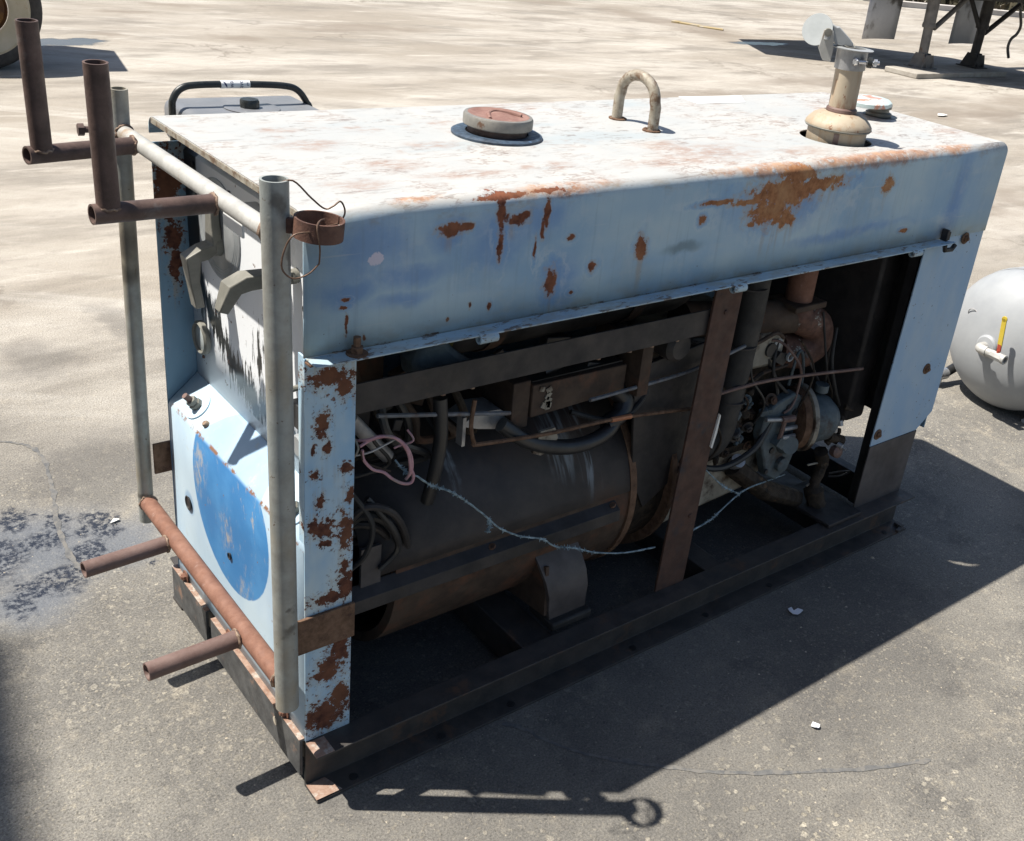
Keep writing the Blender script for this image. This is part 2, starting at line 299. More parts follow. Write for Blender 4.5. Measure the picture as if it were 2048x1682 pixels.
    st, _ = M.ell(STAIN_SHADE, .12, 8, .3, 1.25, 6)
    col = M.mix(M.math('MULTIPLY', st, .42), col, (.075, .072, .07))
    FARST = [(3.157,7.832,0,.27,.14,.2),(2.157,7.894,0,.24,.12,.2),(3.29,9.57,0,.41,.13,.2),(2.7,9.05,0,.28,.12,.2),(8.6,11.0,0,.9,.6,.2),(9.5,9.6,0,.5,1.0,.2),(9.62,8.6,0,.55,.9,.2),(9.9,7.7,0,.9,.5,.2),(8.5,5.6,0,1.2,.35,.2),(8.7,4.1,0,1.1,.33,.2),(2.03,5.55,0,.2,.12,.2),(6,5.2,0,1.2,.2,.2),(4.6,8.4,0,1.0,.22,.2),(10.8,4.4,0,1.5,.4,.2),(5.5,2.2,0,1.2,.4,.2)]
    fs, _ = M.ell(FARST, .35, 2.4, .4, 1.25, 5)
    col = M.mix(M.math('MULTIPLY', fs, .62), col, (.20, .165, .13))
    wet, _ = M.ell([(1.72,7.56,0,.26,.17,.2),(1.9,7.66,0,.16,.14,.2),(1.35,7.5,0,.3,.12,.2),(9.75,7.75,0,.55,.14,.2)], .12, 5, .7, 1.1, 4)
    col = M.mix(M.math('MULTIPLY', wet, .85), col, (.05, .05, .05))
    damp_sky, _ = M.ell([(-.2,1.0,0,.24,.22,.2),(-.05,.95,0,.16,.14,.2),(-.26,.8,0,.12,.12,.2)], .06, 9, .3, 1.15, 6)
    col = M.mix(M.math('MULTIPLY', damp_sky, .62), col, (.105, .122, .15))  # blue tint paints the reflected sky into the damp stain
    col = M.mix(M.math('MULTIPLY', oil, .93), col, (.014, .018, .030))
    h = M.math('ADD', M.math('MULTIPLY', M.noise(26, 5, .7), 1.0), M.math('ADD', M.math('MULTIPLY', M.noise(170, 4, .7), .5), M.math('MULTIPLY', M.mx(chip, chip3), .6)))
    h = M.math('MULTIPLY', h, M.math('SUBTRACT', 1., M.math('MULTIPLY', wet, .97)))
    M.bump(h, .55, .006)
    ro = M.mix(M.mx(M.math('MULTIPLY', oil, .85), M.math('MULTIPLY', damp_sky, .5), wet), (.92,)*3, (.16,)*3)
    return M.done(col, ro, 0, .3)

MT = {}
MT['hood'] = m_hood(); MT['front'] = m_front(); MT['control'] = m_control(); MT['ground'] = m_ground()
MT['post'] = m_paint('post_paint', (.50, .61, .65), (.25, .44, .63), POST, .012, 32, .72)
MT['farpost'] = m_paint('far_panel_paint', (.16, .27, .36), (.20, .32, .43), FAR, .02, 22, .70)
MT['rearpost'] = m_paint('rear_post_paint', (.37, .485, .585), (.275, .42, .58), (), .01, 30, .74, .3)
MT['ledge'] = MT['front']
MT['railsteel'] = m_metal('rail_steel', (.040, .038, .037), (.072, .062, .055), 18, .5, (.13, .075, .048), .4, 0, .4, (.56, .72))
MT['frontplate'] = m_metal('front_plate_steel', (.05, .05, .05), (.10, .10, .098), 30, .55, (.22, .14, .10), .3, 0, .4, (.6, .7))
MT['baresteel'] = m_metal('bare_steel', (.05, .045, .045), (.10, .09, .088), 9, .55, (.14, .20, .26), .2, 0, .4, (.6, .72))
MT['galv'] = m_metal('galvanised_pipe', (.30, .29, .25), (.40, .40, .36), 26, .5, (.36, .30, .20), .35, .25, .5, (.5, .75))
def m_galv():
    M = Mat('galvanised_pipe'); x, y, z = M.sep()
    c = M.mix(M.mr(M.noise(26, 5, .65), .3, .7), (.27, .265, .235), (.37, .375, .345))
    c = M.mix(M.math('MULTIPLY', M.mr(M.noise(9, 4, .6, (1, 1, .4), off=(4, 0, 0)), .44, .62), .8), c, (.31, .265, .19))
    c = M.mix(M.math('MULTIPLY', M.mr(M.noise(6, 4, .6, (1, 1, .5), off=(0, 7, 0)), .54, .66), .35), c, (.27, .32, .33))
    sm = M.ell([(-.06,.636,.86,.05,.04,.045),(-.06,.636,.80,.05,.03,.03),(-.04,-.04,.40,.012,.03,.012),(-.036,-.04,.445,.008,.03,.008),(-.05,-.03,1.13,.012,.03,.02),(-.03,-.03,1.05,.008,.03,.05),(-.06,.65,.30,.04,.03,.01)], .02, 30, .3, 1.15)[0]
    c = M.mix(M.math('MULTIPLY', sm, .7), c, (.075, .062, .05))
    dr = M.ell([(-.026,-.028,1.02,.006,.03,.07)], .004, 40, .3, 1.1)[0]; c = M.mix(M.math('MULTIPLY', dr, .8), c, (.32, .16, .07))
    c = M.mix(M.mr(M.noise(80, 4, .6), .67, .70), c, (.16, .12, .09))
    M.bump(M.noise(180, 4, .7), .45, .001); return M.done(c, .55, .15, .45)
MT['galv'] = m_galv()
MT['galvwhite'] = m_metal('white_galvanised_pipe', (.36, .35, .32), (.46, .45, .42), 26, .5, (.30, .22, .15), .3, .1, .5, (.54, .7))
MT['rustpipe'] = m_metal('dark_rusty_pipe', (.065, .042, .035), (.125, .08, .066), 24, .6, (.16, .14, .13), .4, .1, .4, (.58, .75))
MT['stub'] = m_metal('brown_rusty_stub', (.125, .075, .062), (.18, .118, .10), 24, .6, (.27, .22, .20), .35, .05, .4, (.58, .75))
MT['orangepipe'] = m_metal('orange_rust_pipe', (.165, .078, .052), (.235, .12, .082), 40, .72, (.30, .20, .16), .45, 0, .3, (.6, .75))
MT['weld'] = m_metal('weld_metal', (.16, .10, .075), (.34, .25, .18), 90, .6, None, .5, .2)
MT['ringrust'] = m_metal('rusty_ring', (.085, .045, .035), (.16, .085, .06), 50, .7, (.34, .34, .30), .5, 0, .3, (.60, .66))
MT['rodsteel'] = m_metal('grey_rod', (.12, .13, .145), (.19, .20, .215), 60, .5, (.12, .08, .06), .2, .1)
MT['peach'] = m_metal('sunlit_rusty_edge', (.22, .125, .085), (.34, .235, .18), 60, .75, (.42, .38, .33), .3, 0, .3, (.5, .66))  # rust lightened so the edges look sunlit
MT['strap'] = m_metal('rusty_strap', (.11, .065, .04), (.19, .115, .075), 60, .85, (.07, .04, .03), .5, 0, .2)
def m_cover():
    M = Mat('barrel_cover_steel'); x, y, z = M.sep()
    c = M.mix(M.mr(M.noise(9, 5, .65), .35, .68), (.030, .028, .029), (.058, .050, .047))
    c = M.mix(M.math('MULTIPLY', M.mr(M.noise(5, 5, .7, off=(4, 0, 0)), .55, .7), .6), c, (.075, .05, .04))
    dr = M.math('MULTIPLY', M.ell([(.62,.1,.52,.05,.3,.09),(.69,.1,.50,.035,.3,.12),(.36,.1,.55,.015,.3,.08)], .02, 20, .3, 1.1)[0], M.mr(M.noise(55, 4, .65, (1, .1, .1)), .46, .62))
    c = M.mix(M.math('MULTIPLY', dr, .75), c, (.26, .30, .33))
    M.bump(M.noise(90, 4, .65), .3, .001); return M.done(c, .6, 0, .4)
MT['cover'] = m_cover()
MT['brownsteel'] = m_metal('brown_dirty_steel', (.045, .032, .025), (.085, .060, .044), 16, .75, (.12, .06, .038), .4, 0, .25)
MT['barrust'] = m_metal('rusty_flat_bar', (.062, .037, .029), (.10, .056, .041), 22, .75, (.04, .04, .045), .35, 0, .3, (.52, .7))
MT['darksteel'] = m_metal('dark_greasy_steel', (.02, .019, .019), (.046, .04, .038), 14, .6, (.07, .05, .038), .4, 0, .4, (.62, .75))
MT['black'] = m_metal('black_enamel', (.014, .014, .015), (.03, .03, .03), 12, .42, (.06, .05, .04), .2, 0, .5, (.62, .75))
MT['rubber'] = m_metal('black_rubber', (.018, .018, .018), (.035, .034, .033), 20, .6, (.07, .065, .06), .3, 0, .35, (.6, .8))
MT['yellowedge'] = m_metal('yellow_primer', (.20, .16, .03), (.14, .11, .03), 40, .6)
MT['cream'] = m_metal('dirty_cream_enamel', (.22, .20, .16), (.34, .31, .25), 14, .55, (.06, .04, .028), .25, 0, .4, (.47, .6))
MT['creamstack'] = m_metal('cream_stack_paint', (.46, .39, .30), (.55, .48, .38), 12, .5, (.30, .15, .08), .25, 0, .4, (.60, .68))
MT['grime'] = m_metal('oily_grime', (.02, .016, .013), (.06, .045, .032), 45, .8, (.11, .07, .04), 1., 0, .25, (.58, .7))
MT['tealiron'] = m_metal('grey_teal_cast_iron', (.055, .075, .085), (.10, .125, .135), 25, .6, (.05, .04, .035), .5, 0, .4, (.52, .68))
def m_stack():
    M = Mat('stack_paint'); x, y, z = M.sep()
    c = M.mix(M.mr(M.noise(12, 4, .6, (1, 1, .5)), .35, .65), (.34, .275, .195), (.44, .37, .275))
    rs = M.mr(M.noise(60, 5, .7, (1, 1, .35)), .60, .66); st = M.mr(M.noise(45, 4, .65, (1, 1, .07)), .54, .70)
    c = M.mix(M.math('MULTIPLY', st, .5), c, (.36, .21, .11)); lowr = M.math('MULTIPLY', M.math('MULTIPLY', M.mr(z, 1.2, 1.166), M.mr(z, 1.156, 1.164)), M.mr(M.noise(40, 5, .7, (1, 1, .4)), .44, .58))
    c = M.mix(M.mx(rs, M.math('MULTIPLY', lowr, .8)), c, (.20, .085, .04)); c = M.mix(M.math('MULTIPLY', M.mr(M.noise(20, 4, .6), .55, .7), .4), c, (.46, .31, .20))
    M.bump(M.noise(150, 4), .2, .001); return M.done(c, .55, 0, .4)
MT['stackp'] = m_stack()
MT['greysteel'] = m_metal('grey_steel', (.30, .30, .30), (.42, .42, .42), 30, .45, (.20, .16, .12), .25, .5, .5, (.62, .75))
MT['zinc'] = m_metal('zinc_plate', (.55, .56, .58), (.68, .69, .70), 40, .32, None, .2, .8, .5)
MT['rustred'] = m_metal('red_rust', (.20, .105, .085), (.27, .16, .13), 40, .7, (.33, .26, .22), .4, 0, .3, (.62, .75))
MT['olivecast'] = m_metal('olive_grey_casting', (.155, .15, .125), (.225, .215, .185), 22, .5, None, .2, .1, .5)
MT['dialgrey'] = m_metal('grey_dial_plate', (.30, .31, .31), (.37, .38, .38), 20, .45, None, .1, .2, .5)
MT['palering'] = m_metal('pale_ring_paint', (.34, .36, .36), (.40, .42, .42), 20, .45, None, .1)
MT['glass'] = m_metal('gauge_glass', (.40, .43, .42), (.46, .49, .47), 8, .15, None, .02, 0, .6)
MT['gasket'] = m_metal('blue_black_gasket', (.02, .03, .045), (.06, .09, .13), 60, .5, (.12, .2, .32), .3, 0, .4, (.6, .7))
MT['eyesteel'] = m_metal('chipped_lifting_eye', (.27, .235, .18), (.38, .345, .285), 55, .6, (.15, .095, .058), .4, .1, .4, (.46, .62))
MT['capgrey'] = m_metal('bare_cap_rim', (.20, .19, .17), (.27, .255, .225), 40, .5, (.14, .08, .05), .25, .3, .5, (.56, .68))
MT['capblue'] = m_metal('pale_blue_cap', (.42, .50, .50), (.50, .58, .57), 30, .5, (.45, .22, .16), .2, 0, .4, (.5, .56))
MT['wire'] = m_metal('brown_iron_wire', (.10, .06, .04), (.17, .11, .08), 90, .6, None, .2, .3)
MT['pinkwire'] = m_metal('faded_pink_wire', (.40, .20, .23), (.52, .30, .32), 60, .5, (.30, .24, .22), .1, 0, .4)
MT['dustywire'] = m_metal('dusty_wire', (.10, .14, .16), (.36, .46, .50), 70, .85, None, .3)
MT['copper'] = m_metal('copper_clip', (.40, .17, .09), (.46, .20, .10), 60, .5, None, .2, .3)
MT['whitetape'] = m_metal('white_flake', (.68, .67, .62), (.75, .74, .70), 60, .7)
MT['sticker'] = m_metal('white_sticker', (.80, .80, .78), (.84, .84, .83), 20, .5)
MT['tank'] = m_metal('white_tank_paint', (.28, .29, .30), (.345, .355, .36), 5, .5, (.42, .39, .34), .08, 0, .5, (.62, .75))
MT['tankdirt'] = m_metal('scorched_mark', (.28, .27, .26), (.45, .44, .43), 40, .6)
MT['yellow'] = m_metal('yellow_handle', (.50, .37, .04), (.56, .42, .06), 30, .4, None, .1)
MT['redgrip'] = m_metal('red_handle_end', (.32, .05, .03), (.36, .07, .04), 30, .5)
MT['tyre'] = m_metal('dusty_tyre', (.035, .033, .032), (.075, .07, .065), 10, .85, None, .4)
MT['creamrim'] = m_metal('cream_steel_rim', (.40, .36, .26), (.47, .42, .32), 8, .55, (.30, .19, .10), .15, 0, .4, (.62, .72))
MT['hubrust'] = m_metal('rusty_hub', (.10, .05, .025), (.25, .13, .04), 12, .7, None, .4)
MT['greyplastic'] = m_metal('grey_plastic_tank', (.15, .155, .165), (.19, .195, .205), 6, .45, None, .05, 0, .45)
MT['blackframe'] = m_metal('black_painted_tube', (.016, .018, .017), (.026, .028, .027), 20, .35, None, .05, 0, .5)
MT['trailersteel'] = m_metal('weathered_trailer_steel', (.10, .095, .09), (.17, .16, .15), 10, .6, (.11, .075, .055), .2, 0, .4, (.55, .7))
MT['trailerdark'] = m_metal('dark_trailer_steel', (.022, .021, .021), (.045, .042, .04), 10, .6)
MT['flap'] = m_metal('grey_white_mud_flap', (.42, .42, .43), (.52, .52, .53), 2.2, .55, (.12, .11, .10), .1, 0, .4, (.52, .62))
MT['plank'] = m_metal('grey_weathered_plank', (.30, .27, .23), (.40, .37, .32), 9, .9, None, .4)
MT['bluebag'] = m_metal('clear_dirty_plastic', (.06, .08, .10), (.13, .16, .19), 25, .35, None, .2, 0, .5)
MT['paper'] = m_metal('white_paper', (.74, .75, .80), (.80, .81, .85), 30, .8)
MT['tar'] = m_metal('dull_tar', (.095, .096, .098), (.15, .147, .14), 60, .9, (.17, .16, .145), .5, 0, .3, (.46, .58))
MT['kerb'] = m_metal('pale_kerb', (.40, .37, .34), (.5, .47, .43), 3, .9)
MT['ink'] = m_metal('navy_ink', (.02, .03, .11), (.03, .04, .13), 30, .6)
MT['stone'] = m_metal('tan_stone', (.34, .29, .22), (.50, .44, .35), 40, .9)
MT['shadeblock'] = m_metal('grey_shade_block', (.35, .34, .32), (.42, .41, .39), 2, .9)
MT['yellowwood'] = m_metal('yellow_painted_board', (.34, .26, .13), (.40, .31, .17), 6, .8, (.42, .38, .31), .1, 0, .3, (.46, .6))

# ------------------------------------------------------------------ mesh helper
class MB:
    def __init__(s): s.b = bmesh.new()
    def box(s, x0, x1, y0, y1, z0, z1):
        v = [s.b.verts.new(p) for p in ((x0,y0,z0),(x1,y0,z0),(x1,y1,z0),(x0,y1,z0),(x0,y0,z1),(x1,y0,z1),(x1,y1,z1),(x0,y1,z1))]
        for q in ((3,2,1,0),(4,5,6,7),(0,1,5,4),(1,2,6,5),(2,3,7,6),(3,0,4,7)): s.b.faces.new([v[i] for i in q])
        return s
    def obox(s, c, h, M=Matrix.Identity(3)):
        c = Vector(c); v = []
        for z in (-1, 1):
            for x, y in ((-1,-1),(1,-1),(1,1),(-1,1)): v.append(s.b.verts.new(c + M @ Vector((x*h[0], y*h[1], z*h[2]))))
        for q in ((3,2,1,0),(4,5,6,7),(0,1,5,4),(1,2,6,5),(2,3,7,6),(3,0,4,7)): s.b.faces.new([v[i] for i in q])
        return s
    def frames(s, pts, closed=False):
        pts = [Vector(p) for p in pts]; n = len(pts); T = []
        for i in range(n):
            a = pts[(i-1) % n] if (closed or i > 0) else pts[i]; b = pts[(i+1) % n] if (closed or i < n-1) else pts[i]
            T.append((b-a).normalized())
        up = Vector((0, 0, 1)) if abs(T[0].z) < .9 else Vector((1, 0, 0))
        N = [(up - T[0]*up.dot(T[0])).normalized()]
        for i in range(1, n):
            v = N[-1] - T[i]*N[-1].dot(T[i]); N.append(v.normalized() if v.length > 1e-6 else N[-1])
        return pts, T, N
    def tube(s, pts, r, seg=12, closed=False, caps=True, jit=0.):
        pts, T, N = s.frames(pts, closed); rings = []
        for i, p in enumerate(pts):
            rr = r[i] if isinstance(r, (list, tuple)) else r; B = T[i].cross(N[i]); ring = []
            for k in range(seg):
                a = 2*math.pi*k/seg; q = rr*(1+rnd.uniform(-jit, jit))
                ring.append(s.b.verts.new(p + N[i]*math.cos(a)*q + B*math.sin(a)*q))
            rings.append(ring)
        m = len(rings)
        for i in range(m if closed else m-1):
            A, Bq = rings[i], rings[(i+1) % m]
            for k in range(seg): s.b.faces.new((A[k], A[(k+1) % seg], Bq[(k+1) % seg], Bq[k]))
        if caps and not closed:
            s.b.faces.new(rings[0][::-1]); s.b.faces.new(rings[-1])
        return s
    def pipe(s, p0, p1, ro, ri, seg=24, nseg=1):
        p0, p1 = Vector(p0), Vector(p1); ax = (p1-p0).normalized()
        up = Vector((0,0,1)) if abs(ax.z) < .9 else Vector((1,0,0)); N = (up-ax*up.dot(ax)).normalized(); B = ax.cross(N)
        def ring(p, rr): return [s.b.verts.new(p + N*math.cos(2*math.pi*k/seg)*rr + B*math.sin(2*math.pi*k/seg)*rr) for k in range(seg)]
        O = [ring(p0.lerp(p1, i/nseg), ro) for i in range(nseg+1)]; I0, I1 = ring(p0, ri), ring(p1, ri)
        for i in range(nseg):
            for k in range(seg): s.b.faces.new((O[i][k], O[i][(k+1)%seg], O[i+1][(k+1)%seg], O[i+1][k]))
        for k in range(seg):
            j = (k+1) % seg
            s.b.faces.new((I0[j], I0[k], I1[k], I1[j])); s.b.faces.new((O[0][j], O[0][k], I0[k], I0[j])); s.b.faces.new((O[-1][k], O[-1][j], I1[j], I1[k]))
        return s
    def lathe(s, prof, c=(0,0,0), ax=(0,0,1), seg=32, closed=False):
        c = Vector(c); ax = Vector(ax).normalized(); up = Vector((0,0,1)) if abs(ax.z) < .9 else Vector((1,0,0))
        N = (up-ax*up.dot(ax)).normalized(); B = ax.cross(N); rings = []
        for rr, h in prof:
            if rr < 1e-6: rings.append([s.b.verts.new(c+ax*h)]*seg)
            else: rings.append([s.b.verts.new(c + ax*h + N*math.cos(2*math.pi*k/seg)*rr + B*math.sin(2*math.pi*k/seg)*rr) for k in range(seg)])
        m = len(rings)
        for i in range(m if closed else m-1):
            for k in range(seg):
                q = [rings[i][k], rings[i][(k+1)%seg], rings[(i+1)%m][(k+1)%seg], rings[(i+1)%m][k]]; w = []
                for v in q:
                    if v not in w: w.append(v)
                if len(w) > 2: s.b.faces.new(w)
        return s
    def prism(s, poly, n0, n1, plane='xz'):
        def P(a, b, n): return {'xz': (a, n, b), 'yz': (n, a, b), 'xy': (a, b, n)}[plane]
        A = [s.b.verts.new(P(a, b, n0)) for a, b in poly]; B = [s.b.verts.new(P(a, b, n1)) for a, b in poly]
        s.b.faces.new(A); s.b.faces.new(B[::-1]); m = len(poly)
        for i in range(m): s.b.faces.new((A[i], A[(i+1)%m], B[(i+1)%m], B[i]))
        return s
    def sheet(s, path, a0, a1, axis='x', nseg=1):
        """a folded sheet: path of 2D points swept along an axis (no thickness)"""
        def P(q, t): return (t, q[0], q[1]) if axis == 'x' else (q[0], t, q[1])
        cols = [[s.b.verts.new(P(q, a0+(a1-a0)*i/nseg)) for q in path] for i in range(nseg+1)]
        for i in range(nseg):
            for k in range(len(path)-1): s.b.faces.new((cols[i][k], cols[i+1][k], cols[i+1][k+1], cols[i][k+1]))
        return s
    def bolt(s, c, ax, r=.008, h=.006, washer=True):
        if washer: s.lathe([(0,0),(r*1.7,0),(r*1.7,.0022),(0,.0022)], c, ax, 16)
        s.lathe([(0,.0018),(r,.0018),(r,h),(r*.85,h+.001),(0,h+.001)], c, ax, 6)
        s.lathe([(0,h),(r*.5,h),(r*.5,h+.004),(0,h+.0042)], c, ax, 8); return s

LBL = {}
def obj(name, mb, mat, parent=None, smooth=35, solid=0, bevel=0, label=None, mats=None, kind=None, recalc=True):
    if recalc: bmesh.ops.recalc_face_normals(mb.b, faces=mb.b.faces)
    me = bpy.data.meshes.new(name); mb.b.to_mesh(me); mb.b.free()
    for p in me.polygons: p.use_smooth = True
    me.set_sharp_from_angle(angle=R(smooth))
    o = bpy.data.objects.new(name, me); COL.objects.link(o)
    me.materials.append(MT[mat])
    if parent is not None:
        o.parent = parent
        off = parent.get('_w', (0,0,0))
        o['_w'] = tuple(off)
        me.transform(Matrix.Translation(-Vector(off)))
    if solid:
        m = o.modifiers.new('thickness', 'SOLIDIFY'); m.thickness = solid; m.offset = -1
    if bevel:
        m = o.modifiers.new('edge', 'BEVEL'); m.width = bevel; m.segments = 2; m.limit_method = 'ANGLE'; m.angle_limit = R(40)
    if label: o['label'] = label
    if kind: o['kind'] = kind
    return o
def thing(name, label, cat, loc=(0,0,0), group=None):
    o = bpy.data.objects.new(name, None); COL.objects.link(o); o.location = loc; o.empty_display_size = .1
    o['_w'] = tuple(loc); o['label'] = label; o['category'] = cat
    if group: o['group'] = group
    return o
def tag(o, label, cat, group=None):
    o['label'] = label; o['category'] = cat
    if group: o['group'] = group
    return o
def spline(pts, n=6):
    pts = [Vector(p) for p in pts]; out = []
    for i in range(len(pts)-1):
        p0, p1, p2, p3 = pts[max(i-1,0)], pts[i], pts[i+1], pts[min(i+2,len(pts)-1)]
        for k in range(n):
            t = k/n; out.append(.5*((2*p1)+(p2-p0)*t+(2*p0-5*p1+4*p2-p3)*t*t+(3*p1-p0-3*p2+p3)*t**3))
    return out+[pts[-1]]

# ================================================================== SETTING
def ground():
    mb = MB(); xs = [-300,-40,-8,-3,0,3,6,12,20,40,300]; ys = [-300,-40,-8,-3,0,3,6,12,20,40,300]
    g = [[mb.b.verts.new((x, y, 0)) for x in xs] for y in ys]
    for j in range(10):
        for i in range(10): mb.b.faces.new((g[j][i], g[j][i+1], g[j+1][i+1], g[j+1][i]))
    o = obj('ground', mb, 'ground', kind='structure'); return o
ground()

def ribbon(name, pts, w, z, mat):
    mb = MB(); P = spline([(x, y, 0) for x, y in pts], 10); L = []
    for i, p in enumerate(P):
        t = (P[min(i+1,len(P)-1)]-P[max(i-1,0)]).normalized(); n = Vector((-t.y, t.x, 0))
        a = w*(.35+.9*abs(mnoise.noise(Vector((i*.23, 3.1, w*50))))) * (.3 if i in (0, len(P)-1) else 1)
        j = n*w*.5*mnoise.noise(Vector((i*.4, 8, 1)))
        L.append((mb.b.verts.new(p+n*a+j+Vector((0,0,z))), mb.b.verts.new(p-n*a+j+Vector((0,0,z)))))
    for i in range(len(L)-1): mb.b.faces.new((L[i][0], L[i][1], L[i+1][1], L[i+1][0]))
    return obj(name, mb, mat, kind='structure')
ribbon('tar_seam', [(-.42,1.63),(-.2,1.58),(-.141,1.559),(-.1,1.525),(-.075,1.474),(-.071,1.395),(-.085,1.3),(-.097,1.222),(-.119,1.127),(-.136,1.01),(-.139,.905),(-.133,.868)], .009, .0011, 'tar')
ribbon('tar_seam', [(.40,-.06),(.427,-.089),(.454,-.156),(.501,-.227),(.556,-.286),(.616,-.341),(.684,-.401),(.797,-.475),(.928,-.551),(1.031,-.602),(1.10,-.63)], .008, .0011, 'tar')

def gravel():
    mb = MB(); r2_ = random.Random(3); n = 0
    while n < 1500:
        x = r2_.uniform(-.9, 3.2); y = r2_.uniform(-1.0, 3.0)
        if -.05 < x < 1.9 and -.06 < y < .68: continue
        n += 1
        s = .0011+.0022*r2_.random()**3; 
        if r2_.random() < .012: s *= 2.2
        a = r2_.uniform(0, 6.28); st = r2_.uniform(.6, 1.5); pts = []
        for k in range(5):
            t = a+k*6.28/5+r2_.uniform(-.3, .3); pts.append((x+math.cos(t)*s*st, y+math.sin(t)*s))
        B = [mb.b.verts.new((p[0], p[1], 0)) for p in pts]; T = mb.b.verts.new((x+r2_.uniform(-.3,.3)*s, y, s*r2_.uniform(.4,.9)))
        for k in range(5): mb.b.faces.new((B[k], B[(k+1)%5], T))
    o = obj('gravel', mb, 'stone', smooth=10, kind='stuff'); o['label'] = 'loose pale stone chips scattered over the yard'; return o
gravel()

# ================================================================== ENGINE-DRIVEN WELDER
L, W, H = 1.881, .618, 1.1
mach = thing('welder_generator', 'rusty pale blue engine-driven welder standing on skid rails, welded pipe rack at its front', 'welder', (.94, .309, 0))
def part(n, mb, mat, **k): return obj(n, mb, mat, mach, **k)

# ---- hood: near side, bend, top with stack hole, far bend, far side
def hood():
    mb = MB(); rb = .022; b = mb.b
    near = [(0,.876)] + [(0,.876+(H-rb-.876)*t) for t in (.33,.66,1)] + [(rb-rb*math.cos(a), H-rb+rb*math.sin(a)) for a in (R(18),R(36),R(54),R(72),R(90))]
    xs = [0,.15,.3,.45,.6,.8,1.0,1.25,1.51,1.7,L]
    def strip(path, xs):
        c = [[b.verts.new((x, q[0], q[1])) for q in path] for x in xs]
        for i in range(len(xs)-1):
            for k in range(len(path)-1): b.faces.new((c[i][k], c[i+1][k], c[i+1][k+1], c[i][k+1]))
    strip(near, xs)
    ys = [rb,.03,.29,.45,W-rb]
    for i in range(len(xs)-1):
        for j in range(len(ys)-1):
            if xs[i] == 1.25 and ys[j] == .03: continue
            b.faces.new([b.verts.new(p) for p in ((xs[i],ys[j],H),(xs[i+1],ys[j],H),(xs[i+1],ys[j+1],H),(xs[i],ys[j+1],H))])
    c = Vector((1.385,.157)); n = 40; inn, out = [], []
    for k in range(n):
        a = 2*math.pi*(k+.5)/n; d = Vector((math.cos(a), math.sin(a))); q = Vector((1.38,.16)); s_ = .13/max(abs(d.x), abs(d.y))
        p = q+d*s_; inn.append(b.verts.new((c.x+d.x*.083, c.y+d.y*.083, H))); out.append(b.verts.new((p.x, p.y, H)))
    for k in range(n): b.faces.new((inn[k], out[k], out[(k+1)%n], inn[(k+1)%n]))
    for sx, sy in ((1,1),(1,-1),(-1,1),(-1,-1)):
        cv = b.verts.new((1.38+.13*sx, .16+.13*sy, H)); near2 = sorted(out, key=lambda v: (v.co-cv.co).length)[:2]
        b.faces.new((cv, near2[0], near2[1]))
    far = [(W-rb+rb*math.cos(a), H-rb+rb*math.sin(a)) for a in (R(90),R(67),R(45),R(22),0)]
    strip(far+[(W,1.066)], [0,.09]); strip(far+[(W,1.066),(W,.876)], [.09,.6,1.2,L])
    bmesh.ops.remove_doubles(b, verts=b.verts, dist=1e-5)
    o = part('hood', mb, 'hood', solid=.003, smooth=50)
    for p in o.data.polygons:
        if abs(p.normal.z) > .999: p.use_smooth = False
    return o
HD = hood()
def sub(n, mb, mat, par, **k): return obj(n, mb, mat, par, **k)
mb = MB(); mb.prism([(.002,-.001),(.002,-.036),(1.66,-.036),(1.697,-.034),(1.66,-.001)], .8735, .8765, 'xy'); sub('lip', mb, 'hood', HD, bevel=.0008)
mb = MB(); mb.prism([(0,-.002),(.085,-.002),(.0,-.02)], .869, .8715, 'xy'); sub('bent_corner', mb, 'strap', HD)
mb = MB(); mb.box(-.0012,.0016,.018,W-.018,1.0875,1.0972); sub('folded_edge', mb, 'eyesteel', HD)
for x in (.917, .309, 1.529):
    mb = MB(); mb.pipe((x-.018,-.034,.869),(x+.018,-.034,.869), .009, .005, 12); sub('hinge_barrel', mb, 'hood', HD)
mb = MB(); mb.bolt((.078,-.018,.8765), (0,0,1), .010, .012); mb.tube([(.078,-.018,.888),(.078,-.018,.905)], .006, 8); sub('bolt', mb, 'strap', HD)
mb = MB(); mb.box(1.668,1.676,-.022,-.004,.8765,.905); mb.box(1.676,1.69,-.018,-.006,.8765,.898); sub('latch', mb, 'darksteel', HD, bevel=.001)
mb = MB(); mb.tube([(1.655,-.030,.871),(1.66,-.030,.858),(1.69,-.030,.857),(1.70,-.03,.868)], .006, 8); sub('latch_hook', mb, 'darksteel', HD)
mb = MB(); mb.prism([(1.304,.60),(1.52,.585),(1.46,.514),(1.295,.521)], H+.0006, H+.0012, 'xy'); sub('decal', mb, 'sticker', HD, label='plain white sticker patch on the hood top')
mb = MB(); mb.tube([(.03,.016,1.092),(.6,.017,1.092)], .0004, 4)
mb.b.free()

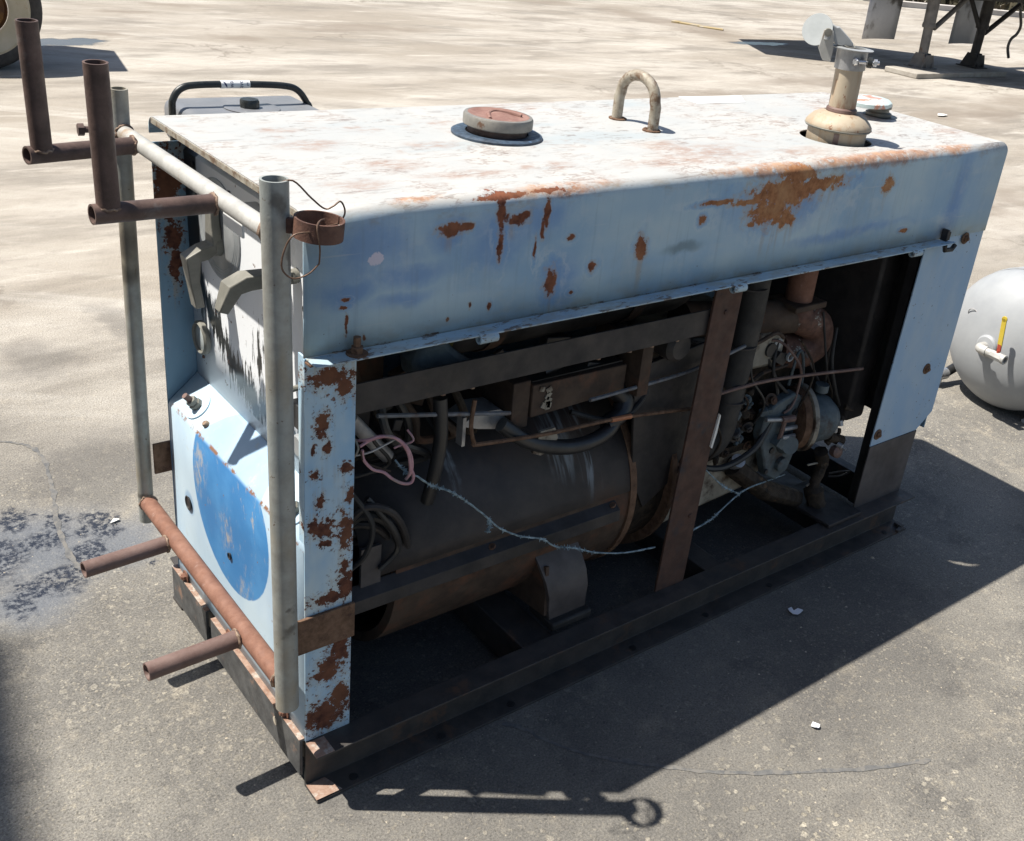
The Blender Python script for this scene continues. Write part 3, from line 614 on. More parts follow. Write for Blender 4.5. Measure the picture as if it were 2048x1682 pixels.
# ---- corner panels and rear post
mb = MB(); mb.box(.0,.0875,0.0,.003,.1125,.8735); mb.box(.0045,.0075,.003,.03,.1125,.8735)
part('corner_post', mb, 'post', bevel=.0006, label='peeling pale blue corner post with rust scabs')
mb = MB(); mb.prism([(1.613,.3045),(1.8225,.3045),(1.8805,.350),(1.8805,.876),(1.628,.876)], .0035, .0065); RP = part('rear_post', mb, 'rearpost')
mb = MB(); mb.prism([(1.606,.1125),(1.8185,.1125),(1.8225,.304),(1.611,.304)], .001, .0045); part('post_extension', mb, 'baresteel')
for (x, z) in ((1.792,.865),(1.788,.499),(1.633,.337)):
    mb = MB(); mb.bolt((x, -.0003 if z > .8 else .0035, z), (0,-1,0), .009, .007); sub('bolt', mb, 'strap', RP)
mb = MB(); mb.prism([(0,.1125),(1.85,.1125),(1.85,1.03),(1.84,1.05),(0.0,1.05)], W-.008, W-.004); part('far_panel', mb, 'farpost')
mb = MB(); mb.box(1.864,1.868,.006,W-.006,.30,1.085); part('rear_panel', mb, 'farpost')

# ---- skid rails, cross members, front plates
for name, y0, sgn in (('skid_rail', 0, -1), ('skid_rail', W, 1)):
    mb = MB(); a, o_ = y0, y0+sgn*.047
    prof = [(y0+sgn*-.006,0),(o_,0),(o_,.006),(y0,.009),(y0,.105),(o_,.1075),(o_,.112),(y0+sgn*-.006,.112)]
    A = [mb.b.verts.new((0, p[0], p[1])) for p in prof]; B = [mb.b.verts.new((1.829, p[0], p[1])) for p in prof]
    mb.b.faces.new(A); mb.b.faces.new(B[::-1])
    for i in range(8): mb.b.faces.new((A[i], A[(i+1)%8], B[(i+1)%8], B[i]))
    RL = part(name, mb, 'railsteel', smooth=25, bevel=.0008)
    if sgn < 0:
        mb = MB(); mb.box(-.0012,.034,-.0465,-.004,.1121,.1127); sub('sunlit_rusty_end', mb, 'peach', RL)  # flange end rust with sunlight painted into its colour
        mb = MB(); mb.box(-.0012,.05,-.0465,-.004,.0062,.0068) if False else mb.prism([(-.001,-.004),(-.001,-.0465),(.05,-.0465),(.036,-.004)], .0093, .0100, 'xy'); sub('sunlit_rusty_end', mb, 'peach', RL)
        for x in (.082,.275,.446,.788,1.024,1.257,1.748):
            mb = MB(); mb.lathe([(0,.0),(.008,.0),(.0085,.0018),(0,.0022)], (x,-.03,.0065), (0,0,1), 14); sub('bolt_hole', mb, 'black', RL)
        mb = MB(); mb.obox((1.80,-.043,.009), (.018,.005,.004), Matrix.Rotation(.2,3,'Z')); mb.obox((1.815,-.03,.012), (.008,.012,.004)); sub('bent_end', mb, 'railsteel', RL, bevel=.001)
for x0, x1, z0, z1 in ((1.50,1.60,.045,.111),(.50,.58,.02,.10),(.02,.06,.02,.11),(1.78,1.82,.02,.11),(1.05,1.11,.03,.10)):
    mb = MB(); mb.box(x0,x1,.008,W-.008,z0,z1); part('cross_member', mb, 'railsteel', bevel=.003)
mb = MB(); mb.box(1.46,1.60,-.03,.16,.1130,.124); part('mount_pad', mb, 'darksteel', bevel=.002)
mb = MB(); mb.box(-.010,-.004,.437,.626,.033,.117); mb.box(-.004,.004,.437,.626,.113,.117); FP0 = part('front_plate', mb, 'frontplate', bevel=.0008)
mb = MB(); mb.box(-.0105,.0,.439,.625,.1172,.1186); sub('sunlit_rust_lip', mb, 'peach', FP0)  # pale strip paints sunlight along the plate's rusty top edge
mb = MB(); mb.box(-.010,-.004,.003,.412,.033,.117); mb.box(-.004,.004,.003,.412,.113,.117); FP = part('front_plate', mb, 'frontplate', bevel=.0008)
mb = MB(); mb.box(-.0105,.0,.004,.410,.1172,.1186); sub('sunlit_rust_lip', mb, 'peach', FP)  # same painted sunlight on the near plate's edge
mb = MB(); mb.lathe([(0,0),(.009,0),(.009,.0006),(0,.0006)], (-.0101,.105,.085), (-1,0,0), 16); sub('bolt_hole', mb, 'stone', FP)
for y in (.33,.075,.56):
    mb = MB(); mb.bolt((-.003,y,.128), (-1,0,0), .008, .008); part('bolt', mb, 'orangepipe')

# ---- front panel (blue circle), ledge, control panel
mb = MB(); mb.sheet([(0,.118),(0,.150),(0,.40),(-.001,.522),(.004,.532),(.055,.577),(.06,.582)], .0035, .606, 'y', 6)
FPN = part('front_panel', mb, 'front', solid=.003, smooth=50)
for y, z, rr in ((.522,.334,.016),(.316,.328,.0075)):
    mb = MB(); mb.lathe([(rr*.999,0),(rr,-.0006),(rr*.86,-.0012),(rr*.8,.004)], (-.0028,y,z), (1,0,0), 24); mb.lathe([(0,.0042),(rr*.82,.0042)], (-.0062,y,z), (1,0,0), 24)
    sub('knockout_hole', mb, 'black', FPN)
mb = MB(); mb.sheet([(.061,.578),(.060,.70),(.057,.9),(.056,1.035),(.075,1.05)], .0035, .606, 'y', 6)
CP = part('control_panel', mb, 'control', solid=.003, smooth=50, label='white control panel with scratched black paint and two levers')
mb = MB(); mb.box(-.004,.05,.20,.275,1.030,1.034); mb.box(-.006,-.002,.20,.275,1.0,1.034); part('top_bracket', mb, 'sticker', bevel=.001)
# dial plate
def xdisc(c, rr, t, seg=48): m = MB(); m.lathe([(0,0),(rr,0),(rr,t),(rr-.0015,t+.001),(0,t+.001)], c, (-1,0,0), seg); return m
DI = sub('dial', xdisc((.0565,.452,.930), .092, .002), 'dialgrey', CP)
def ringx(c, rr, t):
    m = MB(); m.tube([(c[0], c[1]+rr*math.cos(a*math.pi/32), c[2]+rr*math.sin(a*math.pi/32)) for a in range(64)], t, 6, closed=True); return m
for rr in (.085,.079,.073):
    part_ = ringx((.0538,.452,.930), rr, .0011); obj('dial_ring', part_, 'palering', CP)
# levers: hub, arm and grip each with a taper
def bar(path, w, t):
    m = MB(); b = m.b; rings = []
    for i, p in enumerate(path):
        p = Vector(p); a = Vector(path[max(i-1,0)]); c = Vector(path[min(i+1,len(path)-1)]); T = (c-a).normalized()
        Y = Vector((0,1,0)); Nn = T.cross(Y).normalized(); ww = w[i]; tt = t[i]
        rings.append([b.verts.new(p+Y*sy*ww+Nn*sn*tt) for sy, sn in ((-1,-1),(1,-1),(1,1),(-1,1))])
    for i in range(len(rings)-1):
        for k in range(4): b.faces.new((rings[i][k], rings[i][(k+1)%4], rings[i+1][(k+1)%4], rings[i+1][k]))
    b.faces.new(rings[0][::-1]); b.faces.new(rings[-1]); return m
LV = sub('range_lever', bar([(.043,.452,1.0),(.044,.45,.955),(.045,.448,.905),(.022,.449,.893),(.002,.45,.884),(.005,.452,.84),(.012,.452,.79)], [.016,.014,.019,.017,.016,.0125,.0135], [.008,.008,.010,.012,.014,.009,.008]), 'olivecast', CP, bevel=.002)
mb = MB(); mb.lathe([(0,0),(.022,0),(.020,.014),(.008,.016),(0,.016)], (.055,.448,.905), (-1,0,0), 20); sub('lever_hub', mb, 'olivecast', CP)
LV2 = sub('polarity_lever', bar([(.05,.145,.952),(.02,.165,.944),(-.01,.185,.936),(-.030,.192,.925),(-.046,.196,.885)], [.015,.015,.017,.018,.011], [.011,.012,.013,.012,.008]), 'olivecast', CP, bevel=.002)
mb = MB(); mb.lathe([(0,0),(.012,0),(.011,.010),(0,.011)], (.056,.14,.952), (-1,0,0), 20); sub('lever_hub', mb, 'olivecast', CP)
for y, z in ((.225,.882),(.10,.91)): mb = MB(); mb.lathe([(0,0),(.006,0),(.006,.01),(0,.01)], (.058,y,z), (-1,0,0), 12); sub('set_screw', mb, 'black', CP)
# gauge
GA = sub('gauge', (lambda m: m.lathe([(.027,.0),(.034,.0),(.034,.008),(.030,.012),(.027,.010)], (.0555,.548,.682), (-1,0,0), 36, closed=True))(MB()), 'olivecast', CP)
sub('gauge_face', xdisc((.0555,.548,.682), .0268, .006), 'glass', CP)
# output studs on the ledge: insulator washer, nut, nut, thread
ldir = Vector((-.66,0,.75)).normalized()
def stud(c, nm):
    c = Vector(c); m = MB(); m.lathe([(0,0),(.029,0),(.029,.003),(.026,.004),(0,.004)], c, ldir, 28); s_ = part(nm, m, 'front')
    m = MB(); m.lathe([(0,.004),(.013,.004),(.013,.013),(.0115,.0145),(0,.0145)], c, ldir, 6); m.lathe([(0,.015),(.011,.015),(.011,.024),(0,.025)], c, ldir, 6); sub('nut', m, 'olivecast', s_)
    m = MB(); m.tube([c+ldir*.02, c+ldir*.040], .0062, 12); sub('thread', m, 'stub', s_)
stud((.0265,.515,.552), 'output_stud'); stud((.0265,.085,.552), 'output_stud')
mb = MB(); mb.lathe([(0,0),(.007,0),(.007,.006),(.005,.009),(0,.0095)], (.018,.452,.543), ldir, 12); part('screw', mb, 'weld')
mb = MB(); mb.lathe([(0,0),(.020,0),(.020,.018),(.017,.021),(0,.021)], (.057,.105,.664), (-1,0,0), 24); part('receptacle', mb, 'dialgrey')
mb = MB(); mb.box(.042,.056,.085,.14,.69,.735); part('breaker_plate', mb, 'black', bevel=.001)
mb = MB(); mb.tube([(.057,.103,.775),(.02,.103,.772)], .005, 10); mb.lathe([(0,0),(.011,0),(.011,.005),(0,.006)], (.056,.103,.775), (-1,0,0), 12); part('toggle_switch', mb, 'olivecast')
mb = MB(); mb.lathe([(0,0),(.005,0),(.004,.004),(0,.005)], (.057,.245,.618), (-1,0,0), 10); part('screw', mb, 'ringrust')
mb = MB(); mb.lathe([(0,0),(.004,0),(.003,.003),(0,.004)], (.0585,.56,.635), (-1,0,0), 10); part('screw', mb, 'ringrust')
for y_, z_ in ((.40,1.01),(.56,1.02)): mb = MB(); mb.tube([(.058,y_,z_),(.052,y_,z_)], .006, 10); part('screw', mb, 'black')

# ---- pipe rack
def weld(p, ax, rr, t=.0026):
    p, ax = Vector(p), Vector(ax).normalized(); up = Vector((0,0,1)) if abs(ax.z) < .9 else Vector((1,0,0)); N = (up-ax*up.dot(ax)).normalized(); B = ax.cross(N)
    m = MB(); pts = []
    for k in range(26):
        a = k*2*math.pi/26; q = rr+rnd.uniform(-.0012,.0012); pts.append(p+N*math.cos(a)*q+B*math.sin(a)*q+ax*rnd.uniform(-.0015,.0015))
    m.tube(pts, t, 7, closed=True, jit=.25); return part('weld_bead', m, 'weld')
X = -.045; ZU = 1.070; ZL = .272
mb = MB(); mb.pipe((X+.006,-.012,.228),(X-.003,-.012,1.157), .0196, .0162, 32, 4); part('upright_pipe', mb, 'galv', label='grey galvanised upright pipe at near corner')
mb = MB(); mb.pipe((X,.655,.232),(X,.622,1.144), .0152, .0120, 28, 4); part('upright_pipe', mb, 'galv', label='grey galvanised upright pipe at far corner')
mb = MB(); mb.pipe((X-.001,.006,ZU+.006),(X,.615,ZU-.002), .0142, .011, 28, 4); part('upper_cross_pipe', mb, 'galvwhite')
mb = MB(); mb.pipe((X+.004,.006,ZL+.002),(X,.640,ZL+.01), .0168, .0135, 28, 4); part('lower_cross_pipe', mb, 'orangepipe')
weld((X-.001,.0095,ZU+.006),(0,1,0),.0148,.0036); weld((X,.607,ZU-.002),(0,1,0),.0146); weld((X+.004,.009,ZL+.002),(0,1,0),.0172); weld((X,.639,ZL+.01),(0,1,0),.0170)
for ya, yt in ((.172,.158),(.520,.478)):
    mb = MB(); mb.pipe((X-.0125,ya,ZU),(-.236,yt,ZU+.004), .0145, .0115, 28, 3); part('upper_stub_pipe', mb, 'rustpipe')
    mb = MB(); mb.pipe((-.213,yt+.001,ZU+.008),(-.216,yt-.006,1.279), .0158, .0128, 32, 3); part('holder_pipe', mb, 'rustpipe')
    weld((X-.0145,ya,ZU),(1,0,0),.0150); weld((-.213,yt+.001,ZU+.012),(0,0,1),.0155,.0020)
for ya, yt in ((.146,.140),(.492,.480)):
    mb = MB(); mb.pipe((X-.014,ya,ZL),(-.222,yt,ZL+.001), .0163, .0130, 28, 3); part('lower_stub_pipe', mb, 'stub')
    weld((X-.017,ya,ZL),(1,0,0),.0168)
mb = MB(); mb.box(-.028,.09,-.0075,-.0015,.322,.394); part('strap', mb, 'strap', bevel=.001)
mb = MB(); mb.box(-.032,.01,.621,.627,.358,.428); part('strap', mb, 'strap', bevel=.001)
# ring
mb = MB(); mb.pipe((-.004,-.052,1.083),(-.002,-.053,1.110), .0345, .0312, 40, 2); part('ring_holder', mb, 'ringrust', smooth=40)
mb = MB(); mb.obox((-.032,-.032,1.096),(.009,.005,.011), Matrix.Rotation(-.8,3,'Z')); part('ring_bracket', mb, 'ringrust', bevel=.002)
mb = MB(); mb.bolt((X-.016,.628,1.072),(-1,.15,0),.009,.010,False); mb.tube([(X-.016,.628,1.072),(X-.065,.635,1.072)],.006,10); mb.lathe([(0,0),(.011,0),(.011,.010),(0,.010)],(X-.06,.634,1.072),(-1,.1,0),6); part('clamp_bolt', mb, 'rustpipe')
mb = MB(); mb.tube(spline([(X,-.012,1.148),(-.03,-.03,1.158),(-.008,-.04,1.135),(.012,-.04,1.118),(.022,-.045,1.122),(.033,-.045,1.128),(.038,-.048,1.118),(.036,-.05,1.108),(.026,-.05,1.098),(.0,-.06,1.100),(-.012,-.07,1.108),(-.02,-.075,1.100),(-.05,-.075,1.098),(-.062,-.07,1.075),(-.064,-.068,1.05),(-.05,-.07,1.035),(-.03,-.075,1.04),(-.016,-.08,1.055)],5), .0013, 6); part('tie_wire', mb, 'wire')
mb = MB(); mb.tube(spline([(-.016,-.08,1.055),(-.019,-.088,1.08),(-.022,-.086,1.108),(-.01,-.07,1.112),(.004,-.055,1.108)],5), .0013, 6); part('tie_wire', mb, 'wire')

# ---- things on the hood top
mb = MB(); mb.lathe([(.062,0),(.089,0),(.089,.004),(.085,.0062),(.062,.006)], (.570,.346,H+.0004), (0,0,1), 48, closed=True); part('filler_gasket', mb, 'gasket')
mb = MB(); mb.lathe([(0,-.02),(.058,-.02),(.058,.022),(0,.022)], (.570,.346,H), (0,0,1), 36); part('filler_neck', mb, 'rustpipe')
mb = MB(); mb.lathe([(.0,.016),(.066,.018),(.068,.020),(.068,.036),(.066,.0395),(.060,.0405)], (.570,.346,H), (0.02,-.01,1), 48); FC = part('filler_cap', mb, 'capgrey')
mb = MB(); mb.lathe([(.0605,.0402),(.056,.041),(.050,.0385),(.03,.040),(.01,.043),(0,.0445)], (.570,.346,H), (0.02,-.01,1), 48); sub('cap_top', mb, 'rustred', FC)
mb = MB(); mb.tube(spline([(.53,.315,1.139),(.552,.352,1.141),(.575,.362,1.142),(.597,.345,1.141),(.61,.325,1.139)],5), .0045, 8); sub('cap_ridge', mb, 'rustred', FC)
arch = [(.942,.419,1.09),(.9425,.419,1.15)]+[(.945,.363+.055*math.cos(a), 1.16+.045*math.sin(a)) for a in [R(q) for q in range(0,181,15)]]+[(.948,.307,1.15),(.948,.307,1.09)]
mb = MB(); mb.tube(arch, .0118, 16); part('lifting_eye', mb, 'eyesteel', smooth=60)
for y in (.419,.307):
    mb = MB(); mb.tube([(.945+.017*math.cos(a*.35), y+.017*math.sin(a*.35), H+.001) for a in range(18)], .0035, 6, closed=True, jit=.2); part('weld_bead', mb, 'strap')
# exhaust stack
EX = (1.385,.157,0)
mb = MB(); mb.lathe([(.060,1.03),(.066,1.04),(.0675,1.122),(.072,1.126),(.0755,1.130),(.0755,1.134),(.070,1.142),(.060,1.152),(.045,1.159),(.033,1.161),(.0,1.161)], EX, (0,0,1), 48); BW = part('stack_bowl', mb, 'stackp')
mb = MB(); mb.lathe([(.0738,1.1245),(.0768,1.1285),(.0738,1.1305)], EX, (0,0,1), 48, closed=True); sub('bowl_rim', mb, 'olivecast', BW)
mb = MB(); mb.obox((1.385-.0535,.157-.0415,1.092),(.002,.006,.03), Matrix.Rotation(.66,3,'Z')); sub('bowl_seam', mb, 'stub', BW)
SP = part('stack_pipe', (lambda m: m.pipe((1.385,.157,1.158),(1.381,.157,1.275), .0308, .026, 36, 3))(MB()), 'stackp')
mb = MB(); mb.lathe([(.0335,1.158),(.0355,1.162),(.0345,1.168),(.0305,1.172)], EX, (0,0,1), 36); sub('stack_weld', mb, 'stub', SP)
RC = part('rain_cap', (lambda m: m.pipe((1.3815,.157,1.256),(1.3795,.157,1.298), .0345, .031, 36, 1))(MB()), 'greysteel')
mb = MB(); mb.lathe([(.028,1.2965),(.0445,1.2975),(.0455,1.2995),(.028,1.301)], (1.380,.157,0), (0,0,1), 40, closed=True); sub('cap_flange', mb, 'dialgrey', RC)
# the flapper stands open on a bracket beside the pipe, counterweight over the flange
RH = Vector((-.682,.732,0)); RE = Vector((-.732,-.682,0)); RO = Vector((1.381,.157,0))
def rp(a, z, e): return RO + RH*a + RE*e + Vector((0,0,z))
def rplate(nm, poly, e0, e1, mat, **k):
    m = MB(); A = [m.b.verts.new(rp(a, z, e0)) for a, z in poly]; B = [m.b.verts.new(rp(a, z, e1)) for a, z in poly]
    m.b.faces.new(A); m.b.faces.new(B[::-1])
    for i in range(len(poly)): m.b.faces.new((A[i], A[(i+1)%len(poly)], B[(i+1)%len(poly)], B[i]))
    return sub(nm, m, mat, RC, **k)
fn = (RE*.86 + RH*.38 + Vector((0,0,.30))).normalized(); fc = rp(.086, 1.328, .004)
mb = MB(); mb.lathe([(0,0),(.0345,0),(.035,.0012),(.0345,.0024),(0,.0024)], fc, fn, 40); sub('flapper', mb, 'palering', RC)
mb = MB(); mb.lathe([(0,0),(.0035,0),(.0035,.0015),(0,.0015)], fc+fn*.0024+Vector((0,0,-.024))+RH*.0-RH*.005, fn, 12); sub('rivet', mb, 'strap', RC)
bp = [(.073,1.331),(.0775,1.292),(.064,1.268),(.046,1.266),(.0455,1.296),(.052,1.331),(.062,1.336)]
rplate('hinge_bracket', bp, .020, .0225, 'galvwhite', bevel=.0006)
rplate('hinge_bracket', bp, -.012, -.0095, 'galvwhite', bevel=.0006)
mb = MB(); mb.tube([rp(.0635,1.327,-.014), rp(.0635,1.327,.026)], .0085, 16); mb.lathe([(0,0),(.009,0),(.009,.004),(0,.005)], rp(.0635,1.327,.025), RE, 6); sub('hinge_pin', mb, 'olivecast', RC)
mb = MB(); mb.tube([rp(.0635,1.326,.0226), rp(.064,1.312,.0232)], .0062, 12); sub('bracket_slot', mb, 'dialgrey', RC)
rplate('counterweight', [(.056,1.344),(.046,1.339),(.040,1.340),(.012,1.318),(.003,1.309),(.004,1.3025),(.042,1.302),(.050,1.312)], -.010, .012, 'dialgrey', bevel=.002)
mb = MB(); mb.tube(spline([rp(.022,1.304,.016),rp(.012,1.302,.022),rp(.0,1.302,.022),rp(.002,1.308,.012)],5), .0009, 6); sub('cap_wire', mb, 'olivecast', RC)
mb = MB(); mb.tube([rp(-.012,1.2765,.038), rp(-.058,1.279,.030)], .0042, 10); sub('clamp_bolt', mb, 'zinc', RC)
mb = MB(); mb.lathe([(0,0),(.0085,0),(.0085,.008),(.006,.010),(0,.010)], rp(-.010,1.2765,.034), (RE*.75+RH*.6), 6); sub('bolt_head', mb, 'zinc', RC)
mb = MB(); mb.lathe([(0,0),(.008,0),(.008,.007),(0,.007)], rp(-.046,1.2785,.032), -RH, 6); sub('bolt_nut', mb, 'zinc', RC)
mb = MB(); mb.lathe([(0,0),(.0115,0),(.0115,.010),(0,.010)], rp(-.032,1.2775,.034), -RH, 16); sub('clamp_ear', mb, 'blackframe', RC)
# radiator cap at the rear
RK = (1.772,.325,0)
mb = MB(); mb.lathe([(0,1.085),(.034,1.085),(.034,1.108),(.026,1.112),(.026,1.118),(.031,1.120),(.031,1.132),(0,1.132)], RK, (0,0,1), 32); part('radiator_neck', mb, 'olivecast')
mb = MB(); pr = []
mb.lathe([(0,1.131),(.055,1.131),(.0615,1.133),(.0615,1.142),(.055,1.146),(.02,1.146),(0,1.147)], RK, (-.05,.0,1), 12); part('radiator_cap', mb, 'capblue')
mb = MB(); mb.lathe([(0,1.1006),(.045,1.1006),(.045,1.1012),(0,1.1012)], (1.776,.322,0), (0,0,1), 32); part('neck_gap', mb, 'black')

# ---- inside the engine bay
YC, ZC, RB = .312, .345, .255
def arcprof(r0, a0, a1, n): return [(YC+r0*math.cos(a0+(a1-a0)*i/n), ZC+r0*math.sin(a0+(a1-a0)*i/n)) for i in range(n+1)]
mb = MB(); mb.lathe([(RB-.02,0),(RB,0),(RB,.58),(RB-.02,.58)], (.21,YC,ZC), (1,0,0), 64, closed=True); GB = part('generator_barrel', mb, 'brownsteel')
mb = MB(); mb.lathe([(RB-.022,0),(RB-.022,.5),(.09,.5),(.09,.56),(0,.56)], (.24,YC,ZC), (1,0,0), 48); part('generator_core', mb, 'black')
mb = MB(); mb.sheet(arcprof(RB+.004, R(172), R(20), 26), .14, .80, 'x', 1); part('barrel_cover', mb, 'cover', solid=.003)
mb = MB(); mb.prism([(.062,.372),(.036,.356),(.034,.330),(.037,.330),(.039,.353),(.064,.368)], .108, .748, 'yz'); CB = part('cover_flange', mb, 'darksteel', bevel=.0006)
for x in (.735,.42): mb = MB(); mb.lathe([(0,0),(.008,0),(.007,.003),(0,.004)], (x,.048,.3655), (-.5,0,.87), 12); sub('rivet', mb, 'strap', CB)
mb = MB(); mb.lathe([(RB-.03,0),(RB+.006,0),(RB+.006,.018),(RB-.03,.018)], (.79,YC,ZC), (1,0,0), 64, closed=True); mb.lathe([(RB-.03,0),(RB+.002,0),(RB+.002,.015),(RB-.03,.015)], (.92,YC,ZC), (1,0,0), 64, closed=True); part('adapter_ring', mb, 'strap')
mb = MB(); mb.lathe([(.17,0),(.235,0),(.235,.15),(.19,.19),(0,.19)], (.80,YC,ZC), (1,0,0), 48); part('bell_housing', mb, 'grime')
# foot
pth = [(.075,.30),(.052,.27),(.030,.235),(.022,.20),(.026,.16),(.028,.135)]
mb = MB(); b = mb.b; rg = []
for i, (y, z) in enumerate(pth):
    x0 = .545+.030*i/5; x1 = .662+.012*i/5; rg.append([b.verts.new((x0,y,z)), b.verts.new((x1,y,z)), b.verts.new((x1,y+.012,z)), b.verts.new((x0,y+.012,z))])
for i in range(5):
    for k in range(4): b.faces.new((rg[i][k], rg[i][(k+1)%4], rg[i+1][(k+1)%4], rg[i+1][k]))
b.faces.new(rg[0][::-1]); b.faces.new(rg[-1]); FT = part('barrel_foot', mb, 'baresteel', bevel=.001)
mb = MB(); mb.prism([(.04,.27),(.030,.15),(.20,.13),(.24,.16),(.12,.24)], .560, .568, 'yz'); sub('foot_gusset', mb, 'brownsteel', FT)
mb = MB(); mb.box(.572,.682,.010,.10,.1125,.135); sub('rubber_mount', mb, 'rubber', FT, bevel=.006)
# frame bars
mb = MB(); mb.box(.088,.90,.012,.016,.753,.808); mb.box(.088,.90,.016,.045,.753,.756); part('side_bar', mb, 'darksteel', bevel=.0008)
mb = MB(); mb.prism([(.868,.1125),(.958,.1125),(.978,.862),(.897,.862)], .003, .009); BR_ = part('centre_bar', mb, 'barrust', bevel=.0008)
for x, z in ((.94,.30),(.935,.80)): mb = MB(); mb.lathe([(0,0),(.006,0),(.005,.003),(0,.004)], (x,.003,z), (0,-1,0), 10); sub('rivet', mb, 'barrust', BR_)
mb = MB(); mb.prism([(.962,.475),(.968,.52),(.972,.555),(.976,.55),(.974,.51),(.967,.47)], -.002, .003); part('paint_flake', mb, 'whitetape')
for x in (.27,.33,.62,.70,.76,.83): mb = MB(); mb.lathe([(0,0),(.006,0),(.006,.010),(0,.010)], (x,.03,.753), (0,0,-1), 6); part('bolt', mb, 'weld')
# air cleaner cylinder
mb = MB(); mb.lathe([(.0,.62),(.092,.62),(.097,.6),(.097,0),(.090,0)], (.335,.205,.83), (1,0,0), 48); AC = part('air_cleaner', mb, 'black')
mb = MB(); mb.lathe([(.0975,0),(.0985,0),(.0985,.008),(.0975,.008)], (.335,.205,.83), (1,0,0), 48, closed=True); sub('cleaner_edge', mb, 'yellowedge', AC)
for x in (.43,.78): mb = MB(); mb.lathe([(.0985,0),(.1005,0),(.1005,.03),(.0985,.03)], (x,.205,.83), (1,0,0), 48, closed=True); sub('cleaner_band', mb, 'brownsteel', AC)
mb = MB(); mb.tube([(.115,.27,.835),(.26,.22,.80)], .045, 18); part('rubber_sleeve', mb, 'rubber')
mb = MB(); mb.prism([(.23,.795),(.245,.825),(.29,.83),(.32,.80),(.36,.77),(.35,.74),(.26,.74),(.235,.765)], .06, .12); part('solenoid', mb, 'tealiron', bevel=.012)
mb = MB(); mb.box(.14,.24,.18,.22,.70,.80); part('rear_plate', mb, 'brownsteel')
# control box
mb = MB(); mb.prism([(.505,.62),(.745,.628),(.745,.688),(.505,.690)], .075, .2); XB = part('terminal_box', mb, 'brownsteel', bevel=.002)
mb = MB(); mb.box(.462,.503,.080,.19,.60,.70); sub('box_flange', mb, 'brownsteel', XB, bevel=.002)
mb = MB(); mb.box(.51,.74,.085,.19,.691,.694); sub('box_top', mb, 'black', XB)
mb = MB()
for k in range(7): mb.obox((.515+rnd.uniform(0,.04), .0735, .635+rnd.uniform(0,.045)), (.004+.004*rnd.random(),.0012,.005+.006*rnd.random()), Matrix.Rotation(rnd.uniform(0,3),3,'Y'))
sub('paint_flakes', mb, 'cream', XB, kind='stuff')
mb = MB(); mb.prism([(.50,.555),(.515,.60),(.55,.60),(.56,.575),(.545,.55),(.52,.545)], .05, .056); part('paper_tag', mb, 'cream')
mb = MB(); mb.tube(spline([(.44,.08,.62),(.5,.06,.575),(.60,.05,.545),(.70,.06,.55),(.76,.09,.60),(.79,.12,.66)],6), .016, 12); part('battery_cable', mb, 'black')
mb = MB(); mb.tube(spline([(.73,.10,.63),(.76,.085,.60),(.745,.075,.575),(.70,.07,.56)],6), .02, 12); part('cable_boot', mb, 'black')
mb = MB(); mb.tube(spline([(.285,.06,.72),(.288,.055,.64),(.282,.06,.56),(.28,.075,.50)],6), .013, 14); part('cable', mb, 'black')
mb = MB(); mb.box(.345,.352,.07,.09,.60,.66); mb.prism([(.36,.625),(.40,.645),(.45,.64),(.47,.625),(.44,.60),(.40,.61)], .10, .16); part('bracket', mb, 'greysteel')
mb = MB(); mb.tube([(.11,.06,.72),(.20,.09,.61)], .013, 12); part('conduit', mb, 'greysteel')
for k in range(5):
    p = Vector((.10, .06+.02*k, .50-.03*k)); mb = MB()
    mb.tube(spline([p, p+Vector((.03,-.02,.05)), p+Vector((.08,-.03,.03)), p+Vector((.13,.0,-.06)), p+Vector((.15,.03,-.14))],5), .007+.002*(k%2), 8); part('cable', mb, 'rubber' if k % 2 else 'darksteel')
mb = MB(); mb.box(.135,.175,.055,.062,.36,.45); part('bracket', mb, 'baresteel')
# belt guard / end plate
mb = MB(); mb.prism([(.765,.675),(.805,.395),(.852,.312),(.93,.36),(.985,.50),(.99,.70),(.90,.69)], .070, .078); part('end_plate', mb, 'darksteel', bevel=.0015)
mb = MB(); mb.box(.76,.79,.05,.20,.62,.74); mb.box(.80,.90,.10,.11,.62,.72); mb.prism([(.83,.66),(.87,.70),(.93,.70),(.92,.64),(.87,.62)],.085,.1); part('bracket', mb, 'brownsteel', bevel=.001)
mb = MB(); mb.lathe([(0,0),(.035,0),(.035,.05),(.025,.06),(0,.06)], (.845,.085,.725), (0,-1,0), 20); part('relay', mb, 'darksteel')
# hose, exhaust pipe, elbow
hp = spline([(1.125,.095,.92),(1.122,.095,.70),(1.105,.095,.50),(1.098,.095,.44),(1.075,.10,.405),(1.04,.12,.395)],8)
mb = MB(); mb.tube(hp, .0345, 24); part('radiator_hose', mb, 'rubber', smooth=60)
mb = MB(); mb.tube([(1.378,.157,1.04),(1.372,.155,.70)], .034, 24); part('exhaust_pipe', mb, 'orangepipe')
mb = MB(); mb.obox((1.372,.155,.70),(.058,.045,.008)); part('exhaust_flange', mb, 'brownsteel', bevel=.003)
mb = MB(); mb.tube(spline([(1.372,.155,.695),(1.38,.15,.665),(1.42,.15,.645),(1.46,.15,.62),(1.462,.15,.575),(1.42,.16,.555),(1.36,.18,.565)],7), [.036+.008*min(1,i/10) for i in range(43)], 20); part('exhaust_elbow', mb, 'ringrust', smooth=60)
mb = MB(); mb.tube([(1.0,.19,.70),(1.40,.16,.655)], .042, 20); part('manifold', mb, 'brownsteel')
